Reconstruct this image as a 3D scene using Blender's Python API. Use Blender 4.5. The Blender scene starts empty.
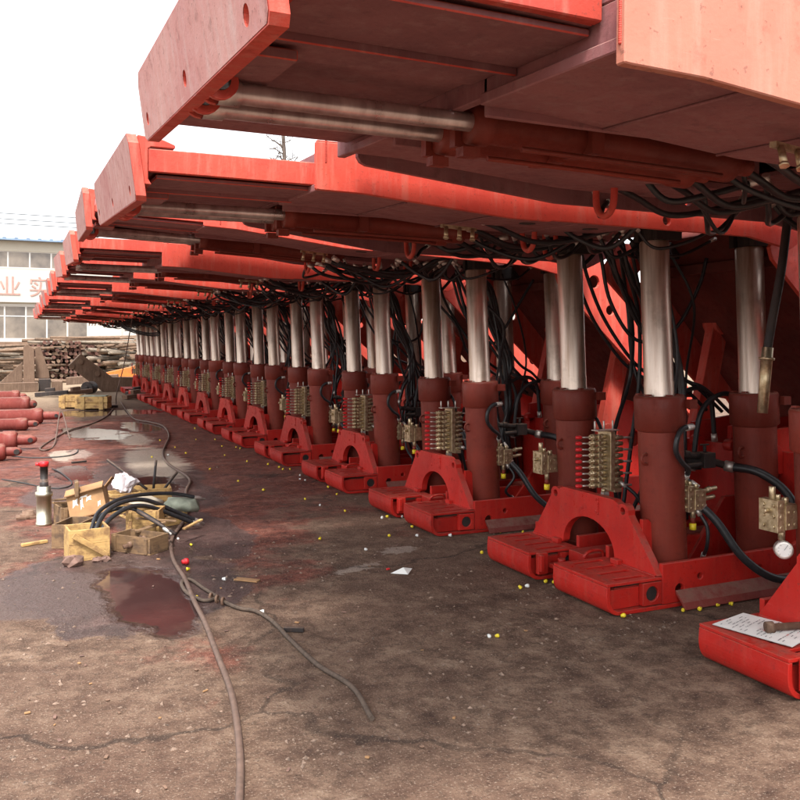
import bpy, bmesh, math, random
from mathutils import Vector, Matrix
random.seed(7)
R = math.radians
scn = bpy.context.scene
col = scn.collection

# ------------------------------------------------------------------ camera numbers (a photo taken 1.27 m above the yard)
TH, FPX, HY, CH = R(24.45), 840.0, 345.0, 1.273
SN, CS = math.sin(TH), math.cos(TH)
def at(px, py, z=0.0):
    """ground (or height z) point seen at a pixel of the 800 px photo"""
    r = (px-400)/FPX; u = (HY-py)/FPX
    t = (z-CH)/u
    return Vector((t*(SN+CS*r), t*(CS-SN*r), z))

# ------------------------------------------------------------------ materials
def nm(name):
    m = bpy.data.materials.new(name); m.use_nodes = True
    nt = m.node_tree; nt.nodes.clear()
    out = nt.nodes.new('ShaderNodeOutputMaterial'); b = nt.nodes.new('ShaderNodeBsdfPrincipled')
    nt.links.new(b.outputs[0], out.inputs[0])
    return m, nt, b
def node(nt, t, **kw):
    n = nt.nodes.new(t)
    for k, v in kw.items():
        if k in n.inputs.keys() if isinstance(k, str) else False: n.inputs[k].default_value = v
        else: setattr(n, k, v)
    return n
def ramp(nt, fac, stops):
    r = nt.nodes.new('ShaderNodeValToRGB'); e = r.color_ramp.elements
    while len(e) > 1: e.remove(e[0])
    e[0].position = stops[0][0]; e[0].color = (*stops[0][1], 1)
    for p, c in stops[1:]:
        x = e.new(p); x.color = (*c, 1)
    nt.links.new(fac, r.inputs[0]); return r.outputs[0]
def mixc(nt, fac, a, b, mode='MIX'):
    m = nt.nodes.new('ShaderNodeMix'); m.data_type = 'RGBA'; m.blend_type = mode
    for sock, v in ((m.inputs[0], fac), (m.inputs[6], a), (m.inputs[7], b)):
        if hasattr(v, 'links') or hasattr(v, 'is_linked'): nt.links.new(v, sock)
        elif isinstance(v, (int, float)): sock.default_value = v
        else: sock.default_value = (*v, 1)
    return m.outputs[2]
def math_(nt, op, a, b=None, c=None, clamp=False):
    m = nt.nodes.new('ShaderNodeMath'); m.operation = op; m.use_clamp = clamp
    for i, v in enumerate((a, b, c)):
        if v is None: continue
        if isinstance(v, (int, float)): m.inputs[i].default_value = v
        else: nt.links.new(v, m.inputs[i])
    return m.outputs[0]
def coords(nt, scale=(1, 1, 1), rnd=True, world=False):
    tc = nt.nodes.new('ShaderNodeTexCoord'); mp = nt.nodes.new('ShaderNodeMapping')
    src = tc.outputs['Object']
    if world:
        g = nt.nodes.new('ShaderNodeNewGeometry'); src = g.outputs['Position']
    nt.links.new(src, mp.inputs[0]); mp.inputs['Scale'].default_value = scale
    if rnd and not world:
        oi = nt.nodes.new('ShaderNodeObjectInfo')
        cb = nt.nodes.new('ShaderNodeCombineXYZ')
        k = math_(nt, 'MULTIPLY', oi.outputs['Random'], 37.0)
        for i in range(3): nt.links.new(k, cb.inputs[i])
        nt.links.new(cb.outputs[0], mp.inputs['Location'])
    return mp.outputs[0]
def noise(nt, vec, scale, detail=5, rough=.55, out='Fac'):
    n = nt.nodes.new('ShaderNodeTexNoise'); n.inputs['Scale'].default_value = scale
    n.inputs['Detail'].default_value = detail; n.inputs['Roughness'].default_value = rough
    nt.links.new(vec, n.inputs['Vector']); return n.outputs[out]
def bump(nt, b, h, s=.3, d=.01):
    n = nt.nodes.new('ShaderNodeBump'); n.inputs['Strength'].default_value = s; n.inputs['Distance'].default_value = d
    nt.links.new(h, n.inputs['Height']); nt.links.new(n.outputs[0], b.inputs['Normal'])

def paint(name, c, c2, dust, rough=.42, dustamt=.5, scale=3.0, wear=.5):
    """brushed / sprayed paint: tone patches, crisp chips, scrapes, oily smears, dust lying on upward faces"""
    m, nt, b = nm(name)
    v = coords(nt)
    n1 = noise(nt, v, scale, 6, .6); n2 = noise(nt, v, scale*7, 7, .72); n3 = noise(nt, v, scale*30, 4, .65)
    vs = coords(nt, (1, 1, .12)); ns = noise(nt, vs, scale*9, 6, .65)
    base = ramp(nt, n1, [(.3, c2), (.62, c)])
    oi = nt.nodes.new('ShaderNodeObjectInfo')
    tone = math_(nt, 'MULTIPLY_ADD', oi.outputs['Random'], .34, .82)
    cc = nt.nodes.new('ShaderNodeCombineColor')
    for i in range(3): nt.links.new(tone, cc.inputs[i])
    base = mixc(nt, 1.0, base, cc.outputs[0], 'MULTIPLY')
    f = math_(nt, 'MULTIPLY', ramp(nt, ns, [(.50, (0, 0, 0)), (.66, (1, 1, 1))]), dustamt*.75)
    base = mixc(nt, f, base, dust)
    g_ = nt.nodes.new('ShaderNodeNewGeometry'); sp = nt.nodes.new('ShaderNodeSeparateXYZ'); nt.links.new(g_.outputs['Normal'], sp.inputs[0])
    up = math_(nt, 'MULTIPLY', math_(nt, 'GREATER_THAN', sp.outputs[2], .6), math_(nt, 'MULTIPLY', ramp(nt, n2, [(.36, (0, 0, 0)), (.62, (1, 1, 1))]), .55*dustamt+.26))
    base = mixc(nt, up, base, (.26, .17, .125))
    sm = math_(nt, 'MULTIPLY', ramp(nt, n2, [(.56, (0, 0, 0)), (.66, (1, 1, 1))]), .55*wear)
    base = mixc(nt, sm, base, tuple(x*.36+.004 for x in c2))
    ch = math_(nt, 'MULTIPLY', ramp(nt, n3, [(.645, (0, 0, 0)), (.665, (1, 1, 1))]), .85*wear)
    base = mixc(nt, ch, base, (.075, .042, .034))
    sc = noise(nt, coords(nt, (1, 1, 22)), scale*2.2, 5, .7)
    base = mixc(nt, math_(nt, 'MULTIPLY', ramp(nt, sc, [(.66, (0, 0, 0)), (.69, (1, 1, 1))]), .5*wear), base, tuple(min(.6, x*1.2+.10) for x in c))
    nt.links.new(base, b.inputs['Base Color'])
    rr = nt.nodes.new('ShaderNodeMapRange'); rr.inputs[3].default_value = rough-.12; rr.inputs[4].default_value = rough+.28
    rr.inputs[1].default_value = .3; rr.inputs[2].default_value = .7
    nt.links.new(n2, rr.inputs[0]); nt.links.new(rr.outputs[0], b.inputs['Roughness'])
    b.inputs['Specular IOR Level'].default_value = .28
    bump(nt, b, math_(nt, 'ADD', n3, math_(nt, 'MULTIPLY', n2, .8)), .22, .004)
    return m
MAT = {}
MAT['red'] = paint('fresh_red_paint', (.46, .020, .014), (.36, .015, .011), (.42, .12, .08), .34, .18, 3.0, .7)
MAT['canopy'] = paint('canopy_red_paint', (.52, .072, .046), (.42, .046, .032), (.50, .20, .15), .5, .5)
MAT['under'] = paint('oxide_red_underside', (.26, .105, .105), (.18, .072, .076), (.29, .17, .165), .6, .5)  # oxide primer; underside shade and purple haze put into the colour
MAT['lip'] = paint('faded_pink_lip', (.42, .215, .19), (.36, .145, .13), (.46, .32, .29), .65, .7, 2.6, .8)
MAT['faded'] = paint('sun_faded_side', (.42, .17, .118), (.36, .13, .09), (.46, .25, .19), .6, .6, 1.6)  # canopy red made pale: full-sun overexposure put into the colour
MAT['primer'] = paint('red_oxide_primer', (.215, .034, .021), (.145, .024, .016), (.22, .07, .045), .46, .2, 3.0, .4)
MAT['dullred'] = paint('dusty_red_paint', (.19, .036, .028), (.14, .026, .021), (.24, .09, .07), .5, .5)
MAT['darkred'] = paint('sooty_dark_red', (.16, .035, .027), (.10, .024, .02), (.10, .05, .04), .6, .4)  # rear red darkened: shade behind the legs put into the colour
MAT['rust'] = paint('rusty_brown_steel', (.15, .085, .055), (.10, .055, .038), (.22, .15, .10), .75, .6)
MAT['tansteel'] = paint('dusty_tan_steel', (.165, .105, .072), (.115, .072, .05), (.23, .16, .115), .8, .6)
MAT['orange'] = paint('orange_paint', (.55, .16, .03), (.45, .12, .03), (.5, .25, .1), .5, .3)
MAT['dark'] = paint('oily_dark_steel', (.035, .028, .026), (.02, .016, .016), (.08, .05, .04), .5, .5)  # oily steel; also the painted shade inside holes and slots

def metal(name, c, c2, rough, vert=False, metallic=1.0, sc=8):
    m, nt, b = nm(name)
    v = coords(nt, (1, 1, .06) if vert else (1, 1, 1))
    v2 = coords(nt)
    n1 = noise(nt, v, sc*(2.2 if vert else 1), 6, .6); n2 = noise(nt, v2, sc*.7, 5, .65)
    f = ramp(nt, n1, [(.36, (0, 0, 0)), (.66, (1, 1, 1))])
    base = mixc(nt, f, c2, c)
    st = math_(nt, 'MULTIPLY', ramp(nt, n2, [(.54, (0, 0, 0)), (.75, (1, 1, 1))]), .5)
    base = mixc(nt, st, base, tuple(x*.42 for x in c2))
    nt.links.new(base, b.inputs['Base Color']); b.inputs['Metallic'].default_value = metallic
    rr = nt.nodes.new('ShaderNodeMapRange'); rr.inputs[3].default_value = rough*.7; rr.inputs[4].default_value = rough*1.7
    nt.links.new(n1, rr.inputs[0]); nt.links.new(rr.outputs[0], b.inputs['Roughness'])
    bump(nt, b, n1, .08, .002)
    return m
MAT['chrome'] = metal('worn_chrome_rod', (.86, .74, .64), (.42, .29, .21), .30, True, .72)  # vertical bands: brown stains plus reflections put into the colour
MAT['ramrod'] = metal('grey_ram_rod', (.80, .73, .70), (.50, .42, .40), .26, True, .8)
MAT['brass'] = metal('tarnished_brass', (.68, .57, .38), (.38, .29, .17), .3, False, .8, 40)
MAT['steel'] = metal('plated_steel', (.80, .77, .72), (.55, .50, .45), .38, False, .8, 25)
MAT['galv'] = metal('galvanised_tube', (.62, .60, .50), (.42, .39, .30), .38, True)

def plain(name, c, rough=.5, var=.25, sc=20, metallic=0, bs=.1):
    m, nt, b = nm(name); v = coords(nt)
    n1 = noise(nt, v, sc, 5, .6)
    nt.links.new(ramp(nt, n1, [(.3, tuple(x*(1-var) for x in c)), (.7, tuple(min(1, x*(1+var)) for x in c))]), b.inputs['Base Color'])
    b.inputs['Roughness'].default_value = rough; b.inputs['Metallic'].default_value = metallic
    bump(nt, b, n1, bs, .003)
    return m
MAT['rubber'] = plain('black_rubber_hose', (.018, .018, .02), .42, .4, 40)
MAT['brownhose'] = plain('dusty_brown_hose', (.115, .072, .055), .7, .3, 30)
MAT['rope'] = plain('twisted_rope', (.085, .058, .042), .85, .4, 60, 0, .5)
MAT['knob'] = plain('red_plastic_knob', (.62, .02, .025), .35, .1)
MAT['yellow'] = plain('yellow_plastic', (.80, .62, .03), .4, .1)
MAT['white'] = plain('white_plastic', (.75, .75, .72), .5, .1)
MAT['paper'] = plain('white_paper', (.72, .71, .68), .85, .06)
MAT['ink'] = plain('grey_ink', (.12, .12, .13), .8, .1)
MAT['redink'] = plain('red_ink', (.5, .05, .05), .8, .1)
MAT['card'] = plain('cardboard', (.30, .165, .075), .85, .25, 9)
MAT['bag'] = plain('pale_plastic_bag', (.66, .60, .62), .3, .15, 14)
MAT['cloth'] = plain('grey_green_cloth', (.24, .26, .20), .9, .3, 16, 0, .3)
MAT['beige'] = plain('beige_sacking', (.5, .43, .33), .9, .2, 16, 0, .3)
MAT['stone'] = plain('brown_stone', (.15, .085, .065), .8, .4, 12, 0, .6)
MAT['cable'] = plain('dark_cable', (.03, .03, .03), .6, .2)
MAT['bark'] = plain('grey_bark', (.10, .075, .06), .9, .3)
MAT['wallpaint'] = plain('cream_wall_paint', (.37, .34, .28), .8, .06, 1.2)
MAT['whitewall'] = plain('white_wall_paint', (.41, .39, .36), .8, .05, 1.2)
MAT['roofblue'] = plain('blue_roof_sheet', (.18, .26, .38), .6, .15, 3)
MAT['frame'] = plain('white_window_frame', (.46, .44, .41), .5, .05)
MAT['sign'] = plain('faded_red_lettering', (.36, .20, .17), .8, .15, 4)
def glassmat():
    m, nt, b = nm('dusty_dark_glass'); v = coords(nt, (1, 1, 1), True)
    n1 = noise(nt, v, .9, 4, .6)
    nt.links.new(ramp(nt, n1, [(.35, (.10, .085, .075)), (.7, (.24, .20, .16))]), b.inputs['Base Color'])
    b.inputs['Roughness'].default_value = .12
    return m
MAT['glass'] = glassmat()
def wood(name, c, c2, stain):
    m, nt, b = nm(name)
    v = coords(nt, (1, 1, 9)); v2 = coords(nt)
    n1 = noise(nt, v, 7, 6, .6); n2 = noise(nt, v2, 9, 5, .7)
    base = ramp(nt, n1, [(.3, c2), (.6, c)])
    f = math_(nt, 'MULTIPLY', ramp(nt, n2, [(.47, (0, 0, 0)), (.62, (1, 1, 1))]), .8)
    nt.links.new(mixc(nt, f, base, stain), b.inputs['Base Color'])
    b.inputs['Roughness'].default_value = .8; bump(nt, b, n1, .3, .004)
    return m
MAT['wood'] = wood('pale_yellow_pine', (.50, .32, .12), (.38, .225, .08), (.17, .085, .04))
MAT['oldwood'] = wood('weathered_brown_wood', (.21, .125, .062), (.13, .075, .038), (.06, .035, .024))
MAT['pole'] = wood('weathered_pole', (.20, .125, .08), (.13, .08, .05), (.07, .05, .035))
MAT['pole2'] = wood('rusty_pole', (.13, .055, .038), (.09, .036, .026), (.05, .03, .022))
MAT['pole3'] = wood('grey_pole', (.25, .20, .15), (.16, .13, .10), (.08, .065, .05))

# ------------------------------------------------------------------ mesh builder
def catmull(pts, n=8):
    P = [Vector(p) for p in pts]
    if len(P) < 3: return P
    P = [P[0]*2-P[1]]+P+[P[-1]*2-P[-2]]; o = []
    for i in range(1, len(P)-2):
        a, b, c, d = P[i-1:i+3]
        for k in range(n):
            t = k/n
            o.append(.5*((2*b)+(c-a)*t+(2*a-5*b+4*c-d)*t*t+(3*b-a-3*c+d)*t**3))
    o.append(P[-2]); return o
class MB:
    def __init__(s): s.v = []; s.f = []; s.sm = []; s.mi = []; s.cur = 0
    def add(s, vs, fs, smooth=False):
        o = len(s.v); s.v += [Vector(p) for p in vs]
        for f in fs: s.f.append([i+o for i in f]); s.sm.append(smooth); s.mi.append(s.cur)
        return s
    def box(s, x0, x1, y0, y1, z0, z1):
        return s.add([(x, y, z) for x in (x0, x1) for y in (y0, y1) for z in (z0, z1)],
            [(0, 1, 3, 2), (4, 6, 7, 5), (0, 4, 5, 1), (2, 3, 7, 6), (0, 2, 6, 4), (1, 5, 7, 3)])
    def obox(s, c, u, v, w):
        """oriented box: centre and three half vectors"""
        c, u, v, w = map(Vector, (c, u, v, w))
        if u.cross(v).dot(w) < 0: u = -u
        return s.add([c+a*u+b*v+d*w for a in (-1, 1) for b in (-1, 1) for d in (-1, 1)],
            [(0, 1, 3, 2), (4, 6, 7, 5), (0, 4, 5, 1), (2, 3, 7, 6), (0, 2, 6, 4), (1, 5, 7, 3)])
    def bar(s, p0, p1, w, t, up=(0, 0, 1)):
        p0, p1 = Vector(p0), Vector(p1); d = p1-p0; up = Vector(up)
        sd = d.cross(up).normalized(); u = sd.cross(d).normalized()
        return s.obox((p0+p1)/2, d/2, sd*w/2, u*t/2)
    def rings(s, rings, caps=True, closed=False):
        n = len(rings[0]); o = [p for r in rings for p in r]; fs = []
        m = len(rings)
        for i in range(m if closed else m-1):
            for k in range(n):
                a = i*n+k; b = i*n+(k+1) % n; c = ((i+1) % m)*n+(k+1) % n; d = ((i+1) % m)*n+k
                fs.append((a, b, c, d))
        s.add(o, fs, True)
        if caps and not closed:
            s.add(rings[0], [tuple(range(n))[::-1]]); s.add(rings[-1], [tuple(range(n))])
        return s
    def ring(s, c, d, r, n):
        d = Vector(d).normalized(); a = Vector((0, 0, 1)) if abs(d.z) < .9 else Vector((1, 0, 0))
        u = a.cross(d).normalized(); v = d.cross(u)
        return [Vector(c)+r*(math.cos(2*math.pi*k/n)*u+math.sin(2*math.pi*k/n)*v) for k in range(n)]
    def cyl(s, p0, p1, r0, r1=None, n=20, caps=True):
        r1 = r0 if r1 is None else r1; d = Vector(p1)-Vector(p0)
        return s.rings([s.ring(p0, d, r0, n), s.ring(p1, d, r1, n)], caps)
    def lathe(s, p0, p1, prof, n=24):
        """prof: (t along the axis in metres, radius); flat shoulders stay sharp"""
        p0 = Vector(p0); d = (Vector(p1)-p0).normalized()
        for (t0, r0), (t1, r1) in zip(prof, prof[1:]):
            s.rings([s.ring(p0+d*t0, d, max(r0, 1e-4), n), s.ring(p0+d*t1, d, max(r1, 1e-4), n)], False)
        return s
    def tube(s, pts, r, n=8, sm=8, closed=False):
        P = catmull(pts, sm) if sm else [Vector(p) for p in pts]
        rs = []; prev = None
        for i, p in enumerate(P):
            d = (P[min(i+1, len(P)-1)]-P[max(i-1, 0)])
            if d.length < 1e-6: d = Vector((0, 0, 1))
            d.normalize()
            if prev is None:
                a = Vector((0, 0, 1)) if abs(d.z) < .9 else Vector((1, 0, 0)); u = a.cross(d).normalized()
            else:
                u = (prev-d*prev.dot(d))
                u = u.normalized() if u.length > 1e-5 else Vector((1, 0, 0))
            prev = u; v = d.cross(u)
            rs.append([p+r*(math.cos(2*math.pi*k/n)*u+math.sin(2*math.pi*k/n)*v) for k in range(n)])
        return s.rings(rs, True)
    def torus(s, c, ax, R_, r, n=24, m=8):
        ring = s.ring(c, ax, R_, n); c = Vector(c); ax = Vector(ax).normalized(); rs = []
        for p in ring:
            o = (p-c).normalized()
            rs.append([p+r*(math.cos(2*math.pi*k/m)*o+math.sin(2*math.pi*k/m)*ax) for k in range(m)])
        return s.rings(rs, False, True)
    def plate(s, outline, holes, fr, t):
        """flat plate with holes: fr maps (a, b, depth) to a point; t = (d0, d1)"""
        bm = bmesh.new(); loops = []
        for lp in [outline]+list(holes):
            vs = [bm.verts.new((a, b, 0)) for a, b in lp]; loops.append(lp)
            for i in range(len(vs)): bm.edges.new((vs[i], vs[(i+1) % len(vs)]))
        bmesh.ops.triangle_fill(bm, use_beauty=True, use_dissolve=False, edges=bm.edges[:])
        bm.verts.index_update()
        P = [(v.co.x, v.co.y) for v in bm.verts]; T = [[v.index for v in f.verts] for f in bm.faces]
        bm.free(); N = len(P)
        vs = [fr(a, b, t[0]) for a, b in P]+[fr(a, b, t[1]) for a, b in P]
        fs = [tuple(f) for f in T]+[tuple(i+N for i in f[::-1]) for f in T]
        o = 0
        for lp in loops:
            n = len(lp)
            for i in range(n): fs.append((o+i, o+(i+1) % n, N+o+(i+1) % n, N+o+i))
            o += n
        return s.add(vs, fs)
    def prism(s, poly, fr, t): return s.plate(poly, [], fr, t)
    def ball(s, c, r, n=10, sc=(1, 1, 1)):
        rs = []
        for i in range(n//2+1):
            a = math.pi*i/(n//2); rr = max(math.sin(a), 1e-3)
            rs.append([Vector(c)+Vector((sc[0]*r*rr*math.cos(2*math.pi*k/n), sc[1]*r*rr*math.sin(2*math.pi*k/n), -sc[2]*r*math.cos(a))) for k in range(n)])
        return s.rings(rs, False)
    def build(s, name, mat, parent=None, bevel=0, seg=1, org=None, mats=None):
        me = bpy.data.meshes.new(name)
        org = Vector(org) if org is not None else Vector((0, 0, 0))
        bm = bmesh.new(); vs = [bm.verts.new(p-org) for p in s.v]
        for f, smf, mi in zip(s.f, s.sm, s.mi):
            if len(set(f)) < 3: continue
            try: fc = bm.faces.new([vs[i] for i in f])
            except ValueError: continue
            fc.smooth = smf; fc.material_index = mi
        bmesh.ops.remove_doubles(bm, verts=bm.verts, dist=1e-5)
        bmesh.ops.recalc_face_normals(bm, faces=bm.faces)
        if bevel:
            es = [e for e in bm.edges if e.is_manifold and e.calc_face_angle(0) > R(38) and not (e.link_faces[0].smooth and e.link_faces[1].smooth)]
            bmesh.ops.bevel(bm, geom=es, offset=bevel, offset_type='OFFSET', segments=seg, profile=.5, affect='EDGES', clamp_overlap=True)
        bm.to_mesh(me); bm.free()
        for m_ in (mats or [mat]): me.materials.append(MAT[m_] if isinstance(m_, str) else m_)
        o = bpy.data.objects.new(name, me); col.objects.link(o)
        if parent is not None: o.parent = parent
        else: o.location = org
        return o
def circ(a, b, r, n=18): return [(a+r*math.cos(2*math.pi*k/n), b+r*math.sin(2*math.pi*k/n)) for k in range(n)]
def tag(o, label=None, cat=None, group=None, kind=None):
    if label: o['label'] = label
    if cat: o['category'] = cat
    if group: o['group'] = group
    if kind: o['kind'] = kind
    return o
def empty(name, loc, rz=0):
    o = bpy.data.objects.new(name, None); col.objects.link(o); o.empty_display_size = .1
    o.location = loc; o.rotation_euler.z = rz; return o
def kids(o): return [c for c in bpy.data.objects if c.parent == o]
def copy_tree(o, parent=None):
    c = o.copy(); col.objects.link(c)
    if parent is not None: c.parent = parent
    for ch in CH_[o.name]: copy_tree2(ch, c)
    return c
CH_ = {}
def copy_tree2(o, parent):
    c = o.copy(); col.objects.link(c); c.parent = parent
    for ch in CH_.get(o.name, []): copy_tree2(ch, c)
def index_children():
    CH_.clear()
    for o in bpy.data.objects:
        CH_.setdefault(o.name, [])
        if o.parent: CH_.setdefault(o.parent.name, []).append(o)
def XZ(y): return None

# ------------------------------------------------------------------ ground
def ground_mat():
    m, nt, b = nm('oily_yard_ground')
    g = nt.nodes.new('ShaderNodeNewGeometry'); pos = g.outputs['Position']
    big = noise(nt, pos, .55, 6, .6); mid = noise(nt, pos, 2.6, 7, .62); fine = noise(nt, pos, 17, 6, .7); grit = noise(nt, pos, 75, 4, .7)
    sep = nt.nodes.new('ShaderNodeSeparateXYZ'); nt.links.new(pos, sep.inputs[0])
    def ell(cx, cy, rx, ry, rot=0, n=mid, amp=1.0, soft=.25):
        dx = math_(nt, 'SUBTRACT', sep.outputs[0], cx); dy = math_(nt, 'SUBTRACT', sep.outputs[1], cy)
        c, s = math.cos(rot), math.sin(rot)
        u = math_(nt, 'DIVIDE', math_(nt, 'ADD', math_(nt, 'MULTIPLY', dx, c), math_(nt, 'MULTIPLY', dy, s)), rx)
        v = math_(nt, 'DIVIDE', math_(nt, 'SUBTRACT', math_(nt, 'MULTIPLY', dy, c), math_(nt, 'MULTIPLY', dx, s)), ry)
        d = math_(nt, 'SQRT', math_(nt, 'ADD', math_(nt, 'MULTIPLY', u, u), math_(nt, 'MULTIPLY', v, v)))
        d = math_(nt, 'ADD', d, math_(nt, 'MULTIPLY', math_(nt, 'SUBTRACT', n, .5), amp))
        mr = nt.nodes.new('ShaderNodeMapRange'); mr.interpolation_type = 'SMOOTHSTEP'
        nt.links.new(d, mr.inputs[0]); mr.inputs[1].default_value = 1+soft/2; mr.inputs[2].default_value = 1-soft/2
        return mr.outputs[0]
    def mx(*a):
        r = a[0]
        for x in a[1:]: r = math_(nt, 'MAXIMUM', r, x)
        return r
    # dry concrete and dust
    rough7 = noise(nt, pos, 6.5, 9, .72)
    dry = ramp(nt, rough7, [(.33, (.050, .029, .021)), (.43, (.115, .070, .049)), (.53, (.18, .115, .080)), (.62, (.235, .158, .112)), (.74, (.34, .25, .18))])
    dry = mixc(nt, math_(nt, 'MULTIPLY', ramp(nt, big, [(.42, (0, 0, 0)), (.62, (1, 1, 1))]), .55), dry, ramp(nt, fine, [(.38, (.060, .032, .024)), (.62, (.175, .094, .066))]))
    dry = mixc(nt, math_(nt, 'MULTIPLY', ramp(nt, fine, [(.50, (0, 0, 0)), (.60, (1, 1, 1))]), .6), dry, (.066, .041, .029))
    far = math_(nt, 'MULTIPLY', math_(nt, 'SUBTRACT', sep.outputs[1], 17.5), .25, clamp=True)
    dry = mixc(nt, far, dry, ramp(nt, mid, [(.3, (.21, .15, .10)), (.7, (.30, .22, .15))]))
    speck = ramp(nt, grit, [(.63, (0, 0, 0)), (.69, (1, 1, 1))])
    dry = mixc(nt, math_(nt, 'MULTIPLY', speck, .6), dry, (.34, .27, .21))
    # paint-washed, damp red-brown middle of the yard
    edge = noise(nt, pos, 1.1, 9, .68)
    stain = mx(ell(1.2, 9.6, 1.25, 5.2, -.06, edge, 1.9, .25), ell(2.25, 11.5, 1.0, 5.5, 0, edge, 1.8, .3), ell(.1, 12.5, 1.0, 4.2, 0, edge, 1.4, .25))
    redc = ramp(nt, rough7, [(.33, (.046, .015, .011)), (.45, (.135, .038, .027)), (.56, (.20, .062, .043)), (.70, (.31, .14, .10))])
    redc = mixc(nt, math_(nt, 'MULTIPLY', ramp(nt, fine, [(.5, (0, 0, 0)), (.59, (1, 1, 1))]), .6), redc, (.05, .016, .014))
    colr = mixc(nt, math_(nt, 'MULTIPLY', stain, .88), dry, redc)
    # dark wet apron near the crates
    damp = mx(ell(.55, 4.70, .60, .85, 0, edge, 1.3, .07), ell(1.0, 5.9, .36, 1.0, .1, edge, 1.6, .12), ell(1.15, 8.3, .5, 1.6, 0, edge, 1.5, .25))
    colr = mixc(nt, math_(nt, 'MULTIPLY', damp, .9), colr, ramp(nt, rough7, [(.33, (.022, .012, .011)), (.5, (.052, .027, .024)), (.68, (.115, .066, .058))]))
    # pale scuffs and splashes
    scf = noise(nt, pos, 2.2, 10, .8)
    colr = mixc(nt, math_(nt, 'MULTIPLY', ramp(nt, scf, [(.63, (0, 0, 0)), (.68, (1, 1, 1))]), .4), colr, (.30, .22, .18))
    chalk = mx(ell(.62, 10.5, .16, .45, 0, fine, 2.2, .2), ell(2.15, 4.75, .12, .08, .3, fine, 3.4, .2), ell(1.75, 4.45, .16, .05, .4, fine, 3.4, .2))
    colr = mixc(nt, math_(nt, 'MULTIPLY', chalk, .5), colr, (.42, .35, .30))
    # cracks and old joints
    vo = nt.nodes.new('ShaderNodeTexVoronoi'); vo.feature = 'DISTANCE_TO_EDGE'; vo.inputs['Scale'].default_value = .55
    wv = nt.nodes.new('ShaderNodeVectorMath'); wv.operation = 'ADD'; nz = nt.nodes.new('ShaderNodeTexNoise'); nz.inputs['Scale'].default_value = 1.6; nz.inputs['Detail'].default_value = 7
    nt.links.new(pos, nz.inputs['Vector']); sv = nt.nodes.new('ShaderNodeVectorMath'); sv.operation = 'SCALE'; sv.inputs['Scale'].default_value = .9
    nt.links.new(nz.outputs['Color'], sv.inputs[0]); nt.links.new(pos, wv.inputs[0]); nt.links.new(sv.outputs[0], wv.inputs[1]); nt.links.new(wv.outputs[0], vo.inputs['Vector'])
    crack = ramp(nt, vo.outputs['Distance'], [(.0, (1, 1, 1)), (.006, (1, 1, 1)), (.011, (0, 0, 0))])
    colr = mixc(nt, math_(nt, 'MULTIPLY', crack, math_(nt, 'MULTIPLY', ramp(nt, big, [(.4, (0, 0, 0)), (.5, (1, 1, 1))]), .7)), colr, (.03, .02, .016))
    gr2 = noise(nt, pos, 130, 2, .5)
    colr = mixc(nt, math_(nt, 'MULTIPLY', ramp(nt, gr2, [(.62, (0, 0, 0)), (.66, (1, 1, 1))]), .55), colr, (.36, .28, .22))
    colr = mixc(nt, math_(nt, 'MULTIPLY', ramp(nt, gr2, [(.33, (1, 1, 1)), (.37, (0, 0, 0))]), .6), colr, (.03, .02, .016))
    strk = noise(nt, coords(nt, (1.2, 7, 1), False, True), 2.2, 7, .7)
    pale = mx(ell(1.36, 9.5, .30, 1.3, -.05, strk, 2.4, .10), ell(1.42, 11.9, .22, .8, 0, strk, 2.4, .12), ell(.45, 10.4, .12, .5, 0, strk, 2.2, .12))
    colr = mixc(nt, math_(nt, 'MULTIPLY', pale, .85), colr, (.47, .39, .31))  # pale wet streaks: sky reflections put into the ground colour
    # standing water and glittering wet gravel
    water = mx(ell(.60, 4.42, .22, .66, .05, mid, 1.3, .30), ell(1.0, 12.8, .40, 1.1, .2, mid, 2.2, .12), ell(1.15, 7.9, .2, .5, 0, mid, 2.0, .1),
               ell(.5, 8.9, .2, .5, 0, mid, 2.0, .12), ell(1.5, 16.6, 1.1, .8, 0, mid, 1.8, .12), ell(1.75, 13.6, .3, .9, 0, mid, 1.8, .12))
    slick = mx(ell(.13, 4.62, .42, .42, 0, edge, 1.2, .15), ell(.35, 7.6, .3, .7, 0, edge, 1.6, .2))
    wetred = math_(nt, 'MULTIPLY', stain, ramp(nt, edge, [(.46, (0, 0, 0)), (.6, (1, 1, 1))]))
    colr = mixc(nt, math_(nt, 'MULTIPLY', water, .85), colr, (.035, .018, .018))
    peb = ramp(nt, noise(nt, pos, 38, 4, .65), [(.34, (0, 0, 0)), (.43, (1, 1, 1))])
    film = math_(nt, 'MULTIPLY', slick, math_(nt, 'SUBTRACT', 1.0, peb))
    colr = mixc(nt, math_(nt, 'MULTIPLY', slick, .85), colr, mixc(nt, peb, (.022, .016, .016), (.085, .052, .045)))
    nt.links.new(colr, b.inputs['Base Color'])
    ro = mixc(nt, math_(nt, 'MULTIPLY', wetred, .8), (.85, .85, .85), (.26, .26, .26))
    ro = mixc(nt, math_(nt, 'MULTIPLY', damp, .7), ro, (.30, .30, .30))
    ro = mixc(nt, slick, ro, mixc(nt, peb, (.06, .06, .06), (.6, .6, .6)))
    ro = mixc(nt, pale, ro, (.22, .22, .22))
    ro = mixc(nt, water, ro, (.035, .035, .035))
    nt.links.new(ro, b.inputs['Roughness'])
    wet_ = mx(water, damp, slick, pale, wetred)
    nt.links.new(math_(nt, 'MULTIPLY_ADD', wet_, .32, .2), b.inputs['Specular IOR Level'])
    h = math_(nt, 'ADD', math_(nt, 'MULTIPLY', rough7, 1.1), math_(nt, 'ADD', math_(nt, 'MULTIPLY', fine, .55), math_(nt, 'MULTIPLY', grit, .25)))
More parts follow.
